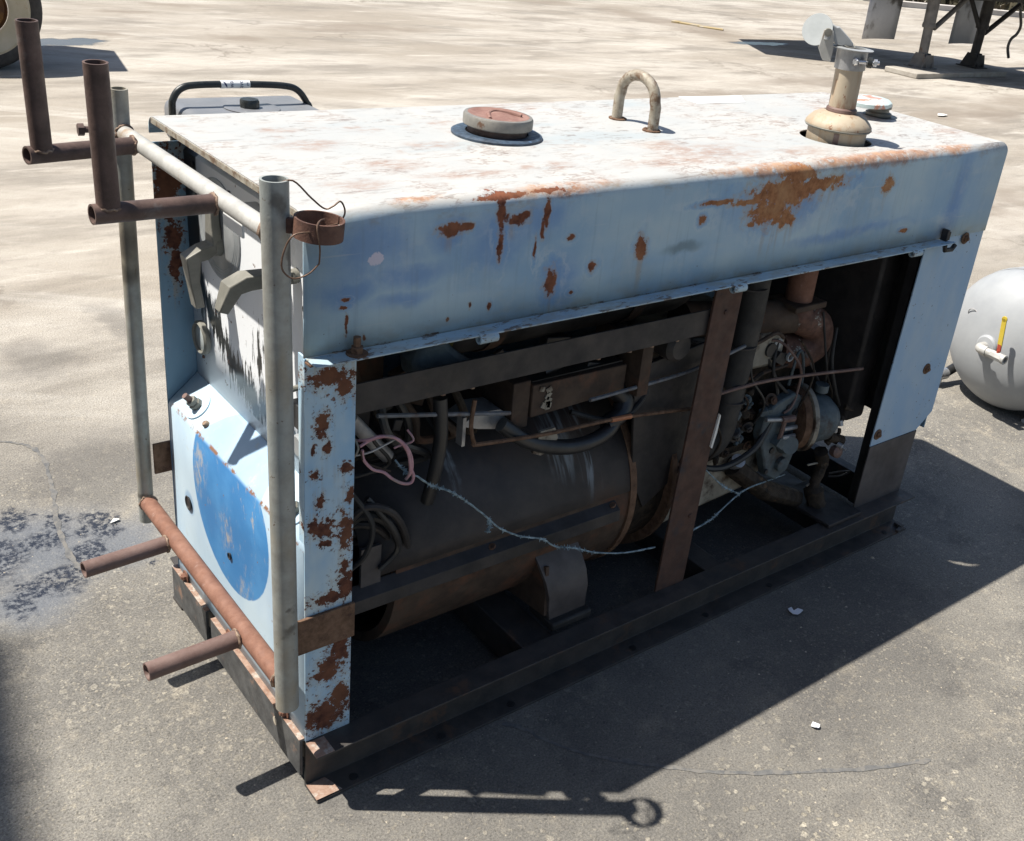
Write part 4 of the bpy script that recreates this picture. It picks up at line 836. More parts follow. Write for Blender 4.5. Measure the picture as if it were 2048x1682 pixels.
# engine block
mb = MB(); mb.box(.99,1.43,.17,.46,.27,.60); part('engine_block', mb, 'grime', bevel=.012)
mb = MB(); mb.prism([(1.0,.565),(1.30,.55),(1.325,.57),(1.325,.625),(1.305,.64),(1.0,.655)], .13, .42); EH = part('cylinder_head', mb, 'cream', bevel=.01)
mb = MB(); mb.prism([(1.28,.572),(1.318,.552),(1.338,.578),(1.30,.592)], .118, .13); mb.lathe([(0,0),(.018,0),(.018,.006),(0,.006)], (1.27,.13,.60), (0,-1,0), 20); sub('head_boss', mb, 'black', EH)
mb = MB(); mb.lathe([(.008,0),(.012,0),(.012,.006),(.008,.006)], (1.333,.117,.575), (0,-1,0), 16, closed=True); mb.lathe([(0,0),(.014,0),(.014,.002),(0,.002)], (1.295,.129,.612), (0,-1,0), 20); sub('head_plug', mb, 'palering', EH)
mb = MB(); mb.prism([(.99,.175),(1.32,.20),(1.36,.26),(1.36,.33),(.99,.36)], .14, .42); part('oil_pan', mb, 'cream', bevel=.01, label='dirty cream oil pan')
mb = MB(); mb.box(.985,1.37,.135,.15,.325,.345); part('pan_flange', mb, 'grime')
for k in range(26):
    pass
CAB = part('carburettor', (lambda m: m.lathe([(0,0),(.03,0),(.034,.02),(.03,.045),(.018,.06),(.018,.09),(0,.09)], (1.165,.15,.44), (.2,-.3,1), 16))(MB()), 'grime')
for k in range(30):
    c = Vector((1.17+rnd.gauss(0,.05), .115+rnd.uniform(-.02,.03), .455+rnd.gauss(0,.05))); m = MB(); d = Vector((rnd.gauss(0,1), rnd.gauss(0,.6), rnd.gauss(0,1))).normalized(); q = rnd.uniform(.006,.014); hh = rnd.uniform(.01,.035)
    m.lathe([(0,0),(q*.8,0),(q,.002),(q,hh*.6),(q*.6,hh*.65),(q*.55,hh),(0,hh)], c, d, rnd.choice((6,10,12))); sub('fitting', m, rnd.choice(('grime','grime','brownsteel','tealiron')), CAB)
# magneto / governor assembly
mb = MB(); mb.prism([(1.25,.44),(1.285,.47),(1.35,.485),(1.40,.46),(1.41,.40),(1.40,.31),(1.385,.255),(1.34,.235),(1.30,.26),(1.27,.33),(1.245,.385)], .085, .115); GV = part('governor_housing', mb, 'tealiron', bevel=.005)
mb = MB()
for x, z, rr in ((1.30,.335,.009),(1.295,.275,.007),(1.36,.43,.01),(1.33,.45,.008)): mb.lathe([(0,0),(rr,0),(rr*.9,.004),(0,.004)], (x,.085,z), (0,-1,0), 14)
sub('governor_bolt', mb, 'black', GV)
mb = MB(); mb.lathe([(0,0),(.020,0),(.020,.012),(.014,.016),(0,.016)], (1.345,.085,.285), (0,-1,0), 20); mb.lathe([(0,0),(.028,0),(.024,.03),(0,.03)], (1.345,.085,.345), (-.3,-1,.3), 16); mb.obox((1.31,.075,.36),(.02,.012,.012), Matrix.Rotation(.6,3,'Y')); sub('governor_boss', mb, 'tealiron', GV)
pax = Vector((.93,-.36,-.02)).normalized()
mb = MB(); mb.lathe([(0,.0),(.040,.0),(.078,.004),(.082,.020),(.078,.024),(0,.024)], (1.385,.115,.395), pax, 40); PU = part('pump_pulley', mb, 'strap')
mb = MB(); mb.lathe([(.078,.020),(.088,.022),(.088,.034),(.078,.034)], (1.388,.114,.395), pax, 40, closed=True); sub('pulley_rim', mb, 'cream', PU)
mb = MB(); mb.lathe([(0,.03),(.062,.03),(.066,.06),(.058,.10),(.035,.125),(0,.125)], (1.39,.113,.392), pax, 28); mb.lathe([(0,.03),(.018,.03),(.018,.05),(0,.05)], (1.46,.09,.435), (0,0,1), 14); PB = part('fuel_pump', mb, 'tealiron')
for k in range(12):
    c = Vector((1.53+rnd.uniform(-.02,.035), .07+rnd.uniform(-.02,.02), .36+rnd.uniform(-.06,.05))); m = MB(); q = rnd.uniform(.006,.012); m.lathe([(0,0),(q,0),(q,.014),(q*.6,.016),(q*.6,.026),(0,.026)], c, (rnd.gauss(0,1),rnd.gauss(0,1),rnd.gauss(0,1)), rnd.choice((6,12))); sub('pump_fitting', m, rnd.choice(('grime','darksteel','greysteel')) if k % 4 == 0 else 'grime', PB)
mb = MB(); mb.tube([(1.49,.07,.395),(1.52,.065,.33)], .007, 10); sub('pump_pipe', mb, 'grime', PB)
mb = MB(); mb.tube([(1.51,.07,.33),(1.56,.06,.31)], .014, 12); sub('pump_pipe', mb, 'grime', PB)
mb = MB(); mb.tube([(1.497,.05,.39),(1.503,.048,.355)], .006, 8); mb.tube([(1.515,.05,.385),(1.515,.045,.372)], .008, 8); sub('pump_screw', mb, 'greysteel', PB)
mb = MB(); mb.tube([(1.31,.07,.43),(1.30,.07,.365)], .006, 8); mb.tube([(1.295,.07,.43),(1.34,.068,.425)], .009, 10); part('linkage', mb, 'stub')
mb = MB(); mb.tube([(1.24,.075,.44),(1.32,.07,.425)], .0055, 8); mb.tube([(1.31,.07,.40),(1.36,.07,.395)], .006, 8); mb.tube([(1.31,.07,.375),(1.36,.07,.37)], .006, 8); part('linkage', mb, 'greysteel')
mb = MB(); mb.tube(spline([(1.50,.075,.285),(1.52,.075,.24),(1.50,.07,.18),(1.515,.06,.125)],6), [.018]*7+[.014]*6+[.026]*6, 12, jit=.12); part('greasy_bracket', mb, 'grime')
mb = MB(); mb.lathe([(0,0),(.016,0),(.016,.018),(.010,.022),(0,.022)], (1.535,.06,.285), (-.2,-1,.2), 12); part('drain_cock', mb, 'stub')
mb = MB(); mb.lathe([(0,0),(.018,0),(.018,.03),(0,.032)], (1.21,.12,.30), (-.3,-.6,.8), 16); part('oil_filler', mb, 'greysteel')
mb = MB(); mb.tube([(1.20,.12,.30),(1.33,.10,.20),(1.47,.10,.135)], .026, 12, jit=.1); part('engine_mount', mb, 'grime')
mb = MB(); mb.tube(spline([(1.60,.10,.175),(1.66,.10,.165),(1.70,.10,.154),(1.66,.10,.15),(1.60,.10,.166)],6), .003, 6); part('bent_rod', mb, 'darksteel')
# more hoses, leads, clamps and brackets packed round the engine and generator
q_ = random.Random(21)
def lead(pts, rr, mat, nm='engine_lead'): m = MB(); m.tube(spline(pts, 6), rr, 8); return part(nm, m, mat)
for k in range(11):
    x = .98+.055*k+q_.uniform(-.02,.02); z = .44+q_.uniform(-.02,.1); y = .12+q_.uniform(-.03,.02)
    lead([(x, y, z+.14), (x+q_.uniform(-.03,.05), y-.02, z+.06), (x+q_.uniform(-.02,.07), y-.03, z-.02), (x+q_.uniform(0,.1), y, z-.10)], q_.choice((.003,.0045,.006)), q_.choice(('black','grime','rubber','brownsteel')))
for k in range(8):
    x = .10+.30*q_.random(); y = .09+q_.uniform(-.03,.05)
    lead([(x, y, .73), (x+q_.uniform(0,.05), y-.02, .66), (x+q_.uniform(.02,.10), y-.01, .60), (x+q_.uniform(-.05,.2), y+.03, .57)], q_.choice((.0025,.0035,.005,.008)), q_.choice(('black','black','grime','brownsteel')))
lead([(.62,.09,.60),(.72,.06,.57),(.80,.07,.60),(.84,.09,.67),(.86,.1,.74)], .006, 'rubber'); lead([(.55,.10,.70),(.66,.08,.735),(.78,.08,.735),(.88,.10,.70)], .007, 'black'); lead([(1.08,.12,.66),(1.16,.10,.645),(1.24,.10,.66),(1.30,.12,.63)], .005, 'brownsteel')
lead([(1.02,.11,.36),(1.12,.09,.33),(1.22,.08,.36),(1.28,.09,.42)], .008, 'black'); lead([(1.0,.12,.60),(1.06,.09,.56),(1.14,.09,.54),(1.22,.10,.56)], .006, 'grime')
lead([(.14,.05,.56),(.18,.03,.50),(.20,.04,.44),(.17,.05,.40)], .006, 'black'); lead([(.11,.05,.58),(.14,.03,.52),(.13,.03,.46),(.11,.05,.42)], .005, 'rubber')
for k in range(16):
    c = Vector((q_.uniform(.12,.86), .12+q_.uniform(-.03,.06), q_.uniform(.66,.735))); m = MB(); m.obox(c, (q_.uniform(.008,.03), q_.uniform(.004,.02), q_.uniform(.008,.03)), Matrix.Rotation(q_.uniform(-.4,.4),3,'Y')); part('small_bracket', m, q_.choice(('brownsteel','grime','darksteel','black')), bevel=.002)
for k in range(14):
    c = Vector((q_.uniform(1.0,1.32), .115+q_.uniform(-.01,.02), q_.uniform(.36,.55))); m = MB(); m.bolt(c, (q_.uniform(-.3,.3),-1,q_.uniform(-.3,.5)), q_.uniform(.007,.012), q_.uniform(.008,.016)); part('engine_bolt', m, q_.choice(('grime','brownsteel','tealiron','darksteel')))
for x in (1.02,1.10,1.18,1.26,1.34): m = MB(); m.bolt((x,.134,.335), (0,-1,0), .008, .009); part('engine_bolt', m, 'brownsteel')
for z in (.52,.66,.80): m = MB(); m.tube([(1.112+.037*math.cos(a*.3142), .095+.037*math.sin(a*.3142), z) for a in range(20)], .0028, 6, closed=True); part('hose_clamp', m, 'darksteel')
mb = MB(); mb.prism([(.80,.70),(.80,.55),(.86,.50),(.93,.52),(.95,.70)], .16, .165); part('dust_shield', mb, 'brownsteel')
# radiator and fan shroud
mb = MB(); mb.box(1.70,1.80,.03,.585,.36,1.03); part('radiator', mb, 'black', bevel=.004)
mb = MB(); mb.box(1.62,1.70,.10,.56,.33,.99); part('fan_shroud', mb, 'darksteel', bevel=.01)
mb = MB(); mb.box(1.63,1.66,.015,.04,.113,.87); part('rear_frame_post', mb, 'black')
# rods, wires
def wires(nm, pts, rr, mat, n=6, seg=7): mb = MB(); mb.tube(spline(pts, n), rr, seg); return part(nm, mb, mat)
wires('throttle_rod', [(0.159, 0.055, 0.716), (0.305, 0.055, 0.685), (0.439, 0.055, 0.656)], .0042, 'rodsteel')
wires('throttle_rod', [(0.636, 0.055, 0.639), (0.709, 0.055, 0.64), (0.915, 0.055, 0.647), (1.082, 0.055, 0.675)], .0042, 'rodsteel')
wires('choke_rod', [(0.353, 0.05, 0.705), (0.349, 0.05, 0.655), (0.358, 0.05, 0.617), (0.374, 0.05, 0.609), (0.538, 0.05, 0.591), (0.721, 0.05, 0.581), (0.946, 0.05, 0.552)], .0042, 'strap')
wires('choke_rod', [(1.017, 0.06, 0.564), (1.167, 0.06, 0.564), (1.316, 0.06, 0.55), (1.575, 0.06, 0.518)], .0042, 'stub')
mb = MB(); mb.tube([(0.697, 0.05, 0.582),(0.752, 0.05, 0.578)], .0056, 8); part('rod_clip', mb, 'copper')
wires('choke_rod', [(1.105,.12,.518),(1.245,.12,.521),(1.399,.12,.507),(1.669,.12,.473)], .0045, 'stub')
wires('throttle_rod', [(1.101,.12,.534),(1.238,.12,.545),(1.338,.12,.55)], .0045, 'brownsteel')
wires('fuel_line', [(1.27,.13,.625),(1.289,.12,.622),(1.308,.1,.604),(1.355,.09,.548),(1.361,.09,.491),(1.338,.08,.455),(1.31,.08,.44)], .0035, 'stub')
wires('fuel_line', [(1.36,.12,.49),(1.37,.12,.571),(1.388,.12,.573),(1.408,.12,.522),(1.413,.12,.47)], .004, 'tealiron')
wires('fuel_line', [(1.395,.12,.573),(1.444,.12,.522),(1.493,.12,.461),(1.50,.10,.42)], .0035, 'baresteel')
wires('loop_wire', [(1.462,.08,.25),(1.516,.078,.243),(1.534,.076,.223),(1.526,.078,.202),(1.48,.08,.18)], .0028, 'cream')
for pts in ([(.113,.045,.685),(.127,.03,.690),(.147,.025,.694),(.173,.02,.687),(.192,.015,.669),(.203,.013,.644),(.204,.013,.618),(.198,.02,.599)],
            [(.118,.03,.673),(.121,.03,.653),(.135,.025,.634),(.154,.02,.625),(.168,.015,.611),(.187,.012,.598),(.204,.012,.595),(.208,.012,.609),(.203,.016,.622)],
            [(.113,.03,.681),(.136,.03,.689),(.159,.02,.694),(.178,.012,.684),(.195,.012,.657),(.201,.012,.626),(.201,.015,.609)]):
    wires('pink_wire', pts, .0028, 'pinkwire')
wires('loose_wire', [(.1,.04,.66),(.13,.03,.665),(.16,.03,.672),(.18,.03,.678)], .002, 'greysteel')
wires('loose_wire', [(.115,.03,.672),(.123,.03,.648),(.15,.03,.63),(.17,.025,.62)], .002, 'brownsteel')
wires('loose_wire', [(.215,.05,.678),(.222,.04,.66),(.20,.05,.65),(.19,.05,.648)], .002, 'pinkwire')
wires('loose_wire', [(.105,.05,.70),(.11,.03,.68),(.10,.03,.66)], .002, 'cream')
def fuzzy(pts, clumps):
    P = spline(pts, 8); mb = MB(); mb.tube(P, .0019, 6, jit=.3)
    for i, p in enumerate(P):
        t = i/len(P)
        if any(a <= t <= b_ for a, b_ in clumps):
            for k in range(5):
                d = Vector((rnd.gauss(0,1), rnd.gauss(0,.6), rnd.gauss(0,1))).normalized()*rnd.uniform(.003,.0075); mb.tube([p, p+d], [.0014,.0006], 4)
    return part('dusty_wire', mb, 'dustywire')
fuzzy([(.199,.06,.617),(.21,.04,.599),(.221,.02,.598),(.25,.02,.572),(.294,.015,.546),(.346,.015,.498),(.381,.015,.462),(.405,.01,.436),(.456,.01,.401),(.515,.01,.374),(.55,.01,.345),(.606,.01,.321),(.667,.012,.288),(.761,.015,.253),(.858,.018,.233)], [(.02,.12),(.2,.33),(.5,.52),(.56,.6),(.62,.66),(.7,.85)])
fuzzy([(.381,.015,.462),(.385,.015,.447),(.381,.015,.434)], [(0,1)])
fuzzy([(.978,.02,.238),(1.034,.02,.248),(1.064,.02,.264),(1.131,.03,.283),(1.199,.05,.274),(1.342,.1,.228),(1.471,.15,.183)], [(.1,.3),(.45,.55)])
fuzzy([(1.022,.05,.373),(1.06,.05,.338),(1.091,.04,.311),(1.136,.03,.285)], [(.5,1)])

# ================================================================== WHITE AIR TANK at the right
az = R(-6); tdir = Vector((math.cos(az), math.sin(az), 0)); trt = Vector((-math.sin(az), math.cos(az), 0)); tup = Vector((0,0,1))
TC = Vector((2.885,.31,.260)); TR = .255
tank = thing('air_tank', 'white horizontal steel air tank lying on the ground beyond the welder', 'tank', (TC.x, TC.y, 0))
pf = []
for k in range(0, 13):
    a = R(90*k/12); pf.append((TR*math.sin(a), -.155*math.cos(a)))
mb = MB(); mb.lathe(pf+[(TR,.02)], TC, tdir, 64); obj('tank_end', mb, 'tank', tank, smooth=40)
mb = MB(); mb.lathe([(TR+.0008,.02),(TR+.0028,.024),(TR+.0028,1.0),(TR-.002,1.005)], TC, tdir, 64); obj('tank_shell', mb, 'tank', tank, smooth=40)
mb = MB(); mb.lathe([(TR-.002,1.004)]+[(TR*math.cos(R(9*k)), 1.004+.155*math.sin(R(9*k))) for k in range(1,11)], TC, tdir, 64); obj('tank_end', mb, 'tank', tank)
ap = TC - tdir*.155
mb = MB(); mb.tube([TC + tdir*.022 + (trt*math.cos(a*math.pi/40)+tup*math.sin(a*math.pi/40))*(TR+.0015) for a in range(80)], .0035, 6, closed=True, jit=.2); obj('weld_seam', mb, 'tank', tank)
mb = MB(); mb.lathe([(0,0),(.040,0),(.040,.012),(.034,.018),(.020,.020),(0,.02)], ap+tdir*.008, -tdir, 32); obj('port_boss', mb, 'tank', tank)
side = (r - tdir*r.dot(tdir)); side.z = 0; side.normalize()
e0 = ap - tdir*.03; e1 = e0 - tdir*.022 ; 
mb = MB(); mb.tube(spline([ap - tdir*.005, ap-tdir*.035, ap-tdir*.045+side*.012, ap-tdir*.045+side*.035],5), .017, 16); obj('elbow', mb, 'galvwhite', tank, smooth=60)
vp = ap - tdir*.045
mb = MB(); mb.tube([vp+side*.03, vp+side*.06], .014, 16); mb.tube([vp+side*.055, vp+side*.10], .0165, 8); mb.pipe(vp+side*.10, vp+side*.112, .0165, .010, 16); BVL = obj('ball_valve', mb, 'galvwhite', tank)
mb = MB(); st = vp+side*.078; mb.tube([st, st+tup*.024], .006, 10); obj('valve_stem', mb, 'redgrip', BVL)
lv = st+tup*.026; ld = (tup*.97 + side*-.12).normalized()
mb = MB(); Mx = Matrix((side, -tdir, ld)).transposed(); mb.obox(lv+ld*.062,(.009,.0025,.048), Mx); mb.lathe([(0,-.0025),(.0105,-.0025),(.0105,.0025),(0,.0025)], lv+ld*.108, tdir, 16); obj('valve_handle', mb, 'yellow', BVL, bevel=.001)
mb = MB(); mb.obox(lv+ld*.006,(.007,.0030,.012), Mx); obj('handle_end', mb, 'redgrip', BVL)
mb = MB(); q = TC - tdir*.128 + trt*.105 + tup*.075; mb.tube([q + trt*.022*math.cos(a*.314) + (tup*.9-tdir*.25)*.024*math.sin(a*.314) for a in range(20)], .0018, 5, closed=True); obj('stamped_mark', mb, 'tankdirt', tank)
for s_, d_ in ((-.16,.0),):
    c = TC + trt*s_*1.0 + tdir*.03; c.z = .05
    mb = MB(); Mt = Matrix((tdir, trt, tup)).transposed()
    mb.obox((c.x,c.y,.006),(.05,.025,.006), Mt); mb.obox((c.x,c.y,.05),(.05,.004,.045), Mt); obj('foot', mb, 'tank', tank, bevel=.001)
cb = TC + trt*.205 - tdir*.075; mb = MB(); cb.z = .045
mb.pipe(cb - tdir*.03, cb + tdir*.03, .022, .014, 16); mb.tube([cb - tup*.0, cb - tup*.055], .012, 10); obj('drain_fitting', mb, 'zinc', tank)
mb = MB(); mb.tube([cb + tdir*.028, cb + tdir*.12 + Vector((0,0,.03))], .018, 12); obj('drain_hose', mb, 'black', tank)

# ================================================================== PORTABLE GENERATOR behind
gen = thing('portable_generator', 'grey portable generator with black tube frame behind the welder', 'generator', (1.05, 2.85, 0))
GY = 2.80
top = spline([(.815,GY,.35),(.815,GY,.58),(.822,GY,.635),(.855,GY,.672),(.92,GY,.683),(1.10,GY,.682),(1.26,GY,.674),(1.325,GY,.655),(1.365,GY,.605),(1.38,GY,.56),(1.38,GY,.35)],5)
mb = MB(); mb.tube(top, .0135, 14); GF = obj('frame_tube', mb, 'blackframe', gen, smooth=60)
for y_ in (GY, GY-.34):
    mb = MB(); mb.tube([(.815,y_,.40),(.815,y_,.014),(1.38,y_,.014),(1.38,y_,.40)], .0135, 12); obj('frame_leg', mb, 'blackframe', gen)
def superbox(x0,x1,y0,y1,z0,z1,e=.03):
    m = MB(); m.box(x0,x1,y0,y1,z0,z1); bmesh.ops.bevel(m.b, geom=list(m.b.edges), offset=e, segments=4, affect='EDGES', profile=.5); return m
obj('fuel_tank', superbox(.836,1.385,GY-.37,GY+.175,.44,.602,.035), 'greyplastic', gen, smooth=50)
mb = MB(); mb.lathe([(0,.6030),(.098,.6030),(.108,.6050),(.102,.6070),(.0,.6040)], (1.105,GY-.06,0), (0,0,1), 40); obj('tank_recess', mb, 'greyplastic', gen)
mb = MB(); mb.lathe([(0,.604),(.035,.604),(.038,.607),(.038,.630),(.034,.637),(0,.638)], (1.098,GY-.055,0), (0,0,1), 10); obj('fuel_cap', mb, 'blackframe', gen)
obj('engine_housing', superbox(.86,1.34,GY-.32,GY-.02,.05,.43,.03), 'black', gen)
# paper lot tag wrapped round the handle: white sleeve, swoosh and rotated letters
tg = Vector((1.063,GY,.6826)); tdx = Vector((1,0,-.004)).normalized()
mb = MB(); mb.tube([tg - tdx*.058, tg + tdx*.058], .0152, 18); TG = obj('paper_tag', mb, 'sticker', gen)
cd = (Vector((-.652,-1.352,1.568))-tg).normalized(); tn = (cd - tdx*cd.dot(tdx)).normalized(); tv = tn.cross(tdx).normalized()
if tv.z < 0: tv = -tv
def letters(txt, c, size):
    cu = bpy.data.curves.new('tag_letters', 'FONT'); cu.body = txt; cu.size = size; cu.extrude = .0002; cu.align_x = 'CENTER'; cu.align_y = 'CENTER'
    tmp = bpy.data.objects.new('tmp', cu); COL.objects.link(tmp); dg = bpy.context.evaluated_depsgraph_get(); me = bpy.data.meshes.new_from_object(tmp.evaluated_get(dg)); bpy.data.objects.remove(tmp)
    xa = tv; ya = -tdx            # text runs up the sleeve, turned a quarter
    for v in me.vertices:
        p = v.co.copy(); ang = (p.x)/.0154; pos = tg + tdx*c - tdx*p.y + (tn*math.cos(ang) + tv*math.sin(ang))*(.01535+p.z); v.co = pos - Vector(gen['_w'])
    me.materials.append(MT['ink']); o = bpy.data.objects.new('tag_letters', me); COL.objects.link(o); o.parent = TG; return o
letters('wa', -.018, .026); letters('ave', .021, .026); letters('ple', .046, .012)
mb = MB(); pts = []
for k in range(9):
    t = k/8; ang = -.9+1.9*t; w_ = .0035*math.sin(math.pi*t)+.0003; p = tg + tdx*(-.042-.014*(t-.5)) + (tn*math.cos(ang)+tv*math.sin(ang))*.01545
    pts.append((mb.b.verts.new(p-tdx*w_), mb.b.verts.new(p+tdx*w_)))
for k in range(8): mb.b.faces.new((pts[k][0],pts[k][1],pts[k+1][1],pts[k+1][0]))
obj('tag_swoosh', mb, 'ink', TG)

# ================================================================== WHEELED MACHINE at the top left
veh = thing('wheeled_trailer', 'trailer with cream steel wheel and dark tyre at far left', 'trailer', (.5,7.1,0))
WC = Vector((.965,6.62,.385)); wax = Vector((.12,-1,0)).normalized()
mb = MB(); mb.lathe([(.29,-.10),(.35,-.11),(.378,-.085),(.385,-.03),(.385,.03),(.378,.075),(.35,.10),(.30,.10),(.285,.09),(.285,-.08)], WC, wax, 72, closed=True); WT = obj('tyre', mb, 'tyre', veh, smooth=50)
mb = MB(); mb.lathe([(.286,.086),(.295,.098),(.280,.104),(.235,.085),(.175,.075),(.165,.10),(.158,.10)], WC, wax, 72); RM = obj('rim', mb, 'creamrim', veh)
mb = MB(); mb.lathe([(.157,.098),(.15,.06),(.09,.05),(.085,.12),(.06,.14),(0,.145)], WC, wax, 48); sub('hub', mb, 'hubrust', RM)
mb = MB(); mb.prism([(-2.5,6.86),(1.262,6.86),(1.41,7.62),(.95,7.66),(-2.5,7.62)], .62, 1.27, 'xy'); obj('body', mb, 'trailersteel', veh, bevel=.02)
mb = MB(); mb.tube([WC - wax*.05, WC - wax*.9], .05, 14); obj('axle', mb, 'trailerdark', veh)
mb = MB(); mb.lathe([(.29,-.10),(.35,-.11),(.385,-.03),(.385,.03),(.35,.10),(.285,.09)], WC - wax*.9, wax, 48, closed=True); mb.lathe([(0,0),(.286,.0)], WC-wax*.9, wax, 48); obj('tyre', mb, 'tyre', veh)

# ================================================================== PARKED SEMI TRAILER NOSE at the top right (legs and flaps in view)
trl = thing('parked_trailer', 'parked trailer on two steel landing legs with grey mud flaps behind', 'trailer', (11, 6.2, 0))
def leg(x, y, lean, mat):
    m = MB(); m.tube([(x,y,.16),(x+lean*.45,y,.52)], .055, 16); m.lathe([(.055,0),(.074,.0),(.078,.02),(.074,.05)], (x+lean*.4,y,.50), (lean,0,.94), 20); m.tube([(x+lean*.45,y,.52),(x+lean,y,1.05)], .070, 16)
    o = obj('landing_leg', m, mat, trl)
    m = MB()
    for s_ in (-1, 1): m.prism([(y-.13,.062),(y+.13,.062),(y+.06,.22),(y-.06,.22)], x+s_*.06-.006, x+s_*.06+.006, 'yz')
    m.box(x-.13,x+.13,y-.14,y+.14,.060,.072); m.prism([(x-.12,.07),(x+.12,.07),(x+.065,.21),(x-.065,.21)], y-.10, y-.09); obj('leg_foot', m, mat, trl)
leg(10.50,5.95,-.05,'trailersteel'); leg(11.58,5.95,.03,'trailerdark')
def brace(a, b_, rr, mat): m = MB(); m.tube([a, b_], rr, 10); obj('leg_brace', m, mat, trl)
brace((10.52,5.90,.50),(11.25,6.0,.86),.03,'trailersteel'); brace((10.52,6.0,.52),(11.0,6.3,.92),.035,'trailerdark'); brace((11.56,5.93,.45),(11.40,6.1,.86),.028,'trailerdark'); brace((11.68,5.95,.45),(12.3,5.9,.84),.03,'trailerdark')
mb = MB(); mb.box(11.05,12.8,5.80,5.92,.83,.95); mb.box(11.05,12.8,6.3,6.42,.86,.96); obj('cross_beam', mb, 'trailerdark', trl)
mb = MB(); mb.tube(spline([(12.22,5.90,.86),(12.24,5.88,.72),(12.30,5.86,.56),(12.26,5.86,.46),(12.16,5.86,.40),(12.14,5.86,.30),(12.22,5.86,.18)],5), .018, 8); obj('crank_handle', mb, 'trailersteel', trl)
def flap(x0, x1, y, zb):
    m = MB(); m.b.free(); m = MB(); g = []
    for i in range(7):
        t = i/6; g.append([(x0+(x1-x0)*t, y+.03*math.sin(t*3.0), z_) for z_ in (zb, .6, 1.0)])
    V = [[m.b.verts.new(p) for p in c] for c in g]
    for i in range(6):
        for k in range(2): m.b.faces.new((V[i][k], V[i+1][k], V[i+1][k+1], V[i][k+1]))
    return obj('mud_flap', m, 'flap', trl, solid=.008)
flap(9.83,10.45,6.35,.30); flap(11.75,12.32,6.45,.24)
mb = MB(); mb.prism([(9.2,8.35),(8.62,7.36),(9.5,6.70),(10.0,5.9),(10.65,5.30),(13.5,2.9),(15.0,3.9),(12.25,6.15),(11.9,7.2),(10.6,8.3)], .99, 1.2, 'xy'); obj('deck', mb, 'trailersteel', trl)
mb = MB(); mb.box(9.98,11.85,5.62,6.06,.0,.058); tag(obj('plank', mb, 'plank', bevel=.008), 'grey weathered plank lying under the landing legs', 'plank')

# ================================================================== SMALL THINGS ON THE GROUND
def scrap(name, poly, c, mat, label, z=.004, rot=0, sc=1):
    mb = MB(); ca, sa = math.cos(rot), math.sin(rot); A, B = [], []
    for i, (x, y) in enumerate(poly):
        p = (c[0]+sc*(x*ca-y*sa), c[1]+sc*(x*sa+y*ca)); zz = z+.004*abs(math.sin(i*1.7)); A.append(mb.b.verts.new((p[0],p[1],zz+.0012))); B.append(mb.b.verts.new((p[0],p[1],max(.0006,zz-.0005))))
    mb.b.faces.new(A); mb.b.faces.new(B[::-1])
    for i in range(len(A)): mb.b.faces.new((A[i], B[i], B[(i+1)%len(A)], A[(i+1)%len(A)]))
    return tag(obj(name, mb, mat), label, 'paper scrap' if 'paper' in name else 'debris')
scrap('paper_scrap', [(-.018,.010),(-.010,.013),(-.004,.004),(.006,.012),(.020,.010),(.012,-.004),(.004,-.012),(-.008,-.012),(-.016,-.004)], (1.234,-.139), 'paper', 'torn white paper scrap in the shadow beside the skid rail', rot=-.75)
scrap('paper_scrap', [(-.007,.008),(.003,.009),(.008,.002),(.006,-.007),(-.003,-.009),(-.008,-.002)], (.962,-.43), 'paper', 'small white paper scrap lying in the sun beyond the shadow', rot=.3)
scrap('stone_flake', [(-.06,-.01),(.0,.03),(.06,.02),(.05,-.02),(-.02,-.03)], (8.226,4.12), 'whitetape', 'pale flake of debris on the ground far behind the hood', z=.01, sc=1.3)
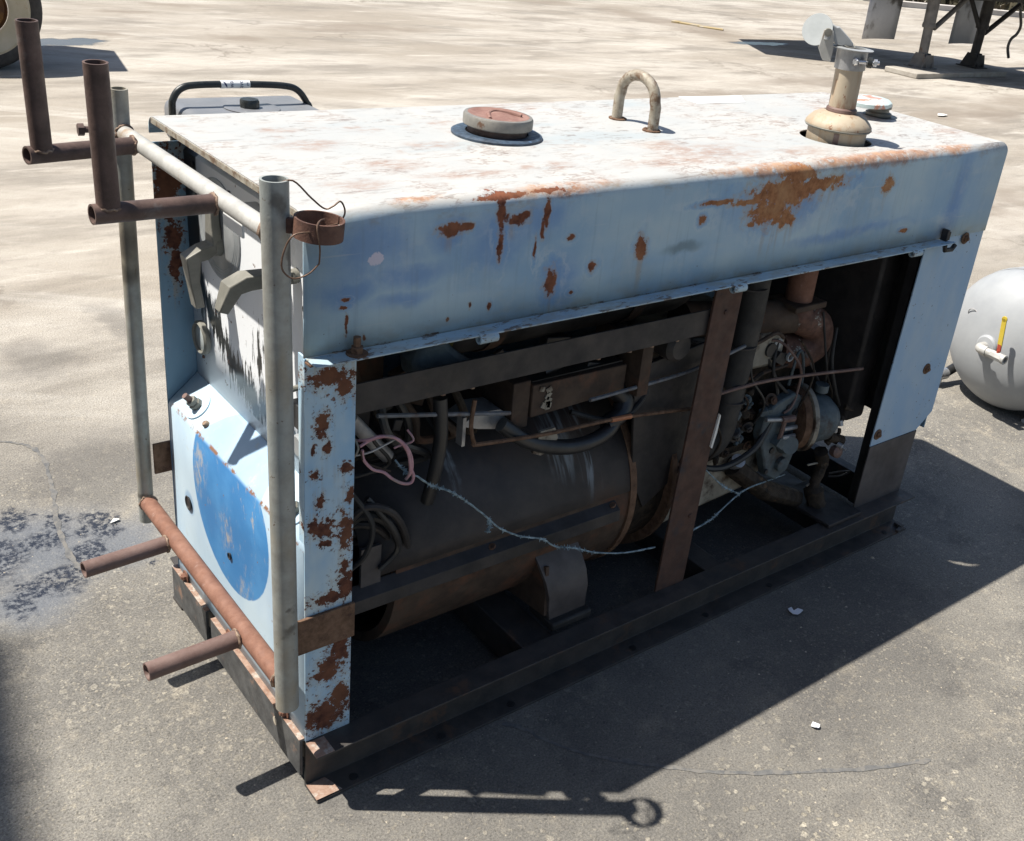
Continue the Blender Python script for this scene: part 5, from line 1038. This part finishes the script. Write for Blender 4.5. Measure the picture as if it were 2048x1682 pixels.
scrap('stone_flake', [(-.012,-.004),(.0,.006),(.013,.003),(.010,-.004),(-.004,-.006)], (-.01,1.03), 'whitetape', 'small pale flake lying beside the oily stain', z=.002)
mb = MB(); mb.obox((9.79,9.06,.010),(.16,.05,.010), Matrix.Rotation(R(-62),3,'Z')); mb.obox((9.93,8.80,.008),(.16,.06,.008), Matrix.Rotation(R(-50),3,'Z')); mb.obox((9.69,9.22,.012),(.05,.05,.012), Matrix.Rotation(R(-60),3,'Z'))
tag(obj('painted_board', mb, 'yellowwood', bevel=.004), 'broken yellow painted board lying in the far drain line', 'board')

# distant kerb and scrub at the top right
mb = MB(); mb.obox((25.2,10.02,.05),(7.2,.12,.05), Matrix.Rotation(R(-16.7),3,'Z')); obj('kerb', mb, 'kerb', kind='structure')
def scrub():
    mb = MB(); q = random.Random(11)
    for k in range(5200):
        t = q.uniform(0, 1)*16; d_ = q.uniform(0, 3.5); x = 17.2+t*.958+d_*.287; y = 12.86-t*.287+d_*.958; h = q.uniform(.05, .7)
        a = q.uniform(0, 6.28); w = q.uniform(.03, .10); d = Vector((math.cos(a)*w, math.sin(a)*w, q.uniform(-.05,.05))); e = Vector((q.uniform(-.1,.1), q.uniform(-.1,.1), q.uniform(.06,.2)))
        p = Vector((x, y, h*q.random())); mb.b.faces.new([mb.b.verts.new(v) for v in (p-d, p+d, p+d*.4+e, p-d*.4+e)])
    o = obj('scrub', mb, 'scrub', kind='stuff', recalc=False, smooth=1); o['label'] = 'dark dry weeds along the far kerb'
MT['scrub'] = m_metal('dry_scrub', (.03, .032, .02), (.09, .075, .05), 3, .9, (.16, .13, .09), .1, 0, .2, (.6, .7))
scrub()
# unseen block added left of the frame to throw soft shade at lower left
mb = MB(); Mb = Matrix.Rotation(R(-10),3,'Z'); mb.obox((-7.315,-.15,4.25),(2.5,4.0,4.25), Mb); tag(obj('shade_block', mb, 'shadeblock'), 'unseen grey block added left of the yard to cast soft shade', 'shadow_caster')
for o in bpy.data.objects:
    if '_w' in o: del o['_w']
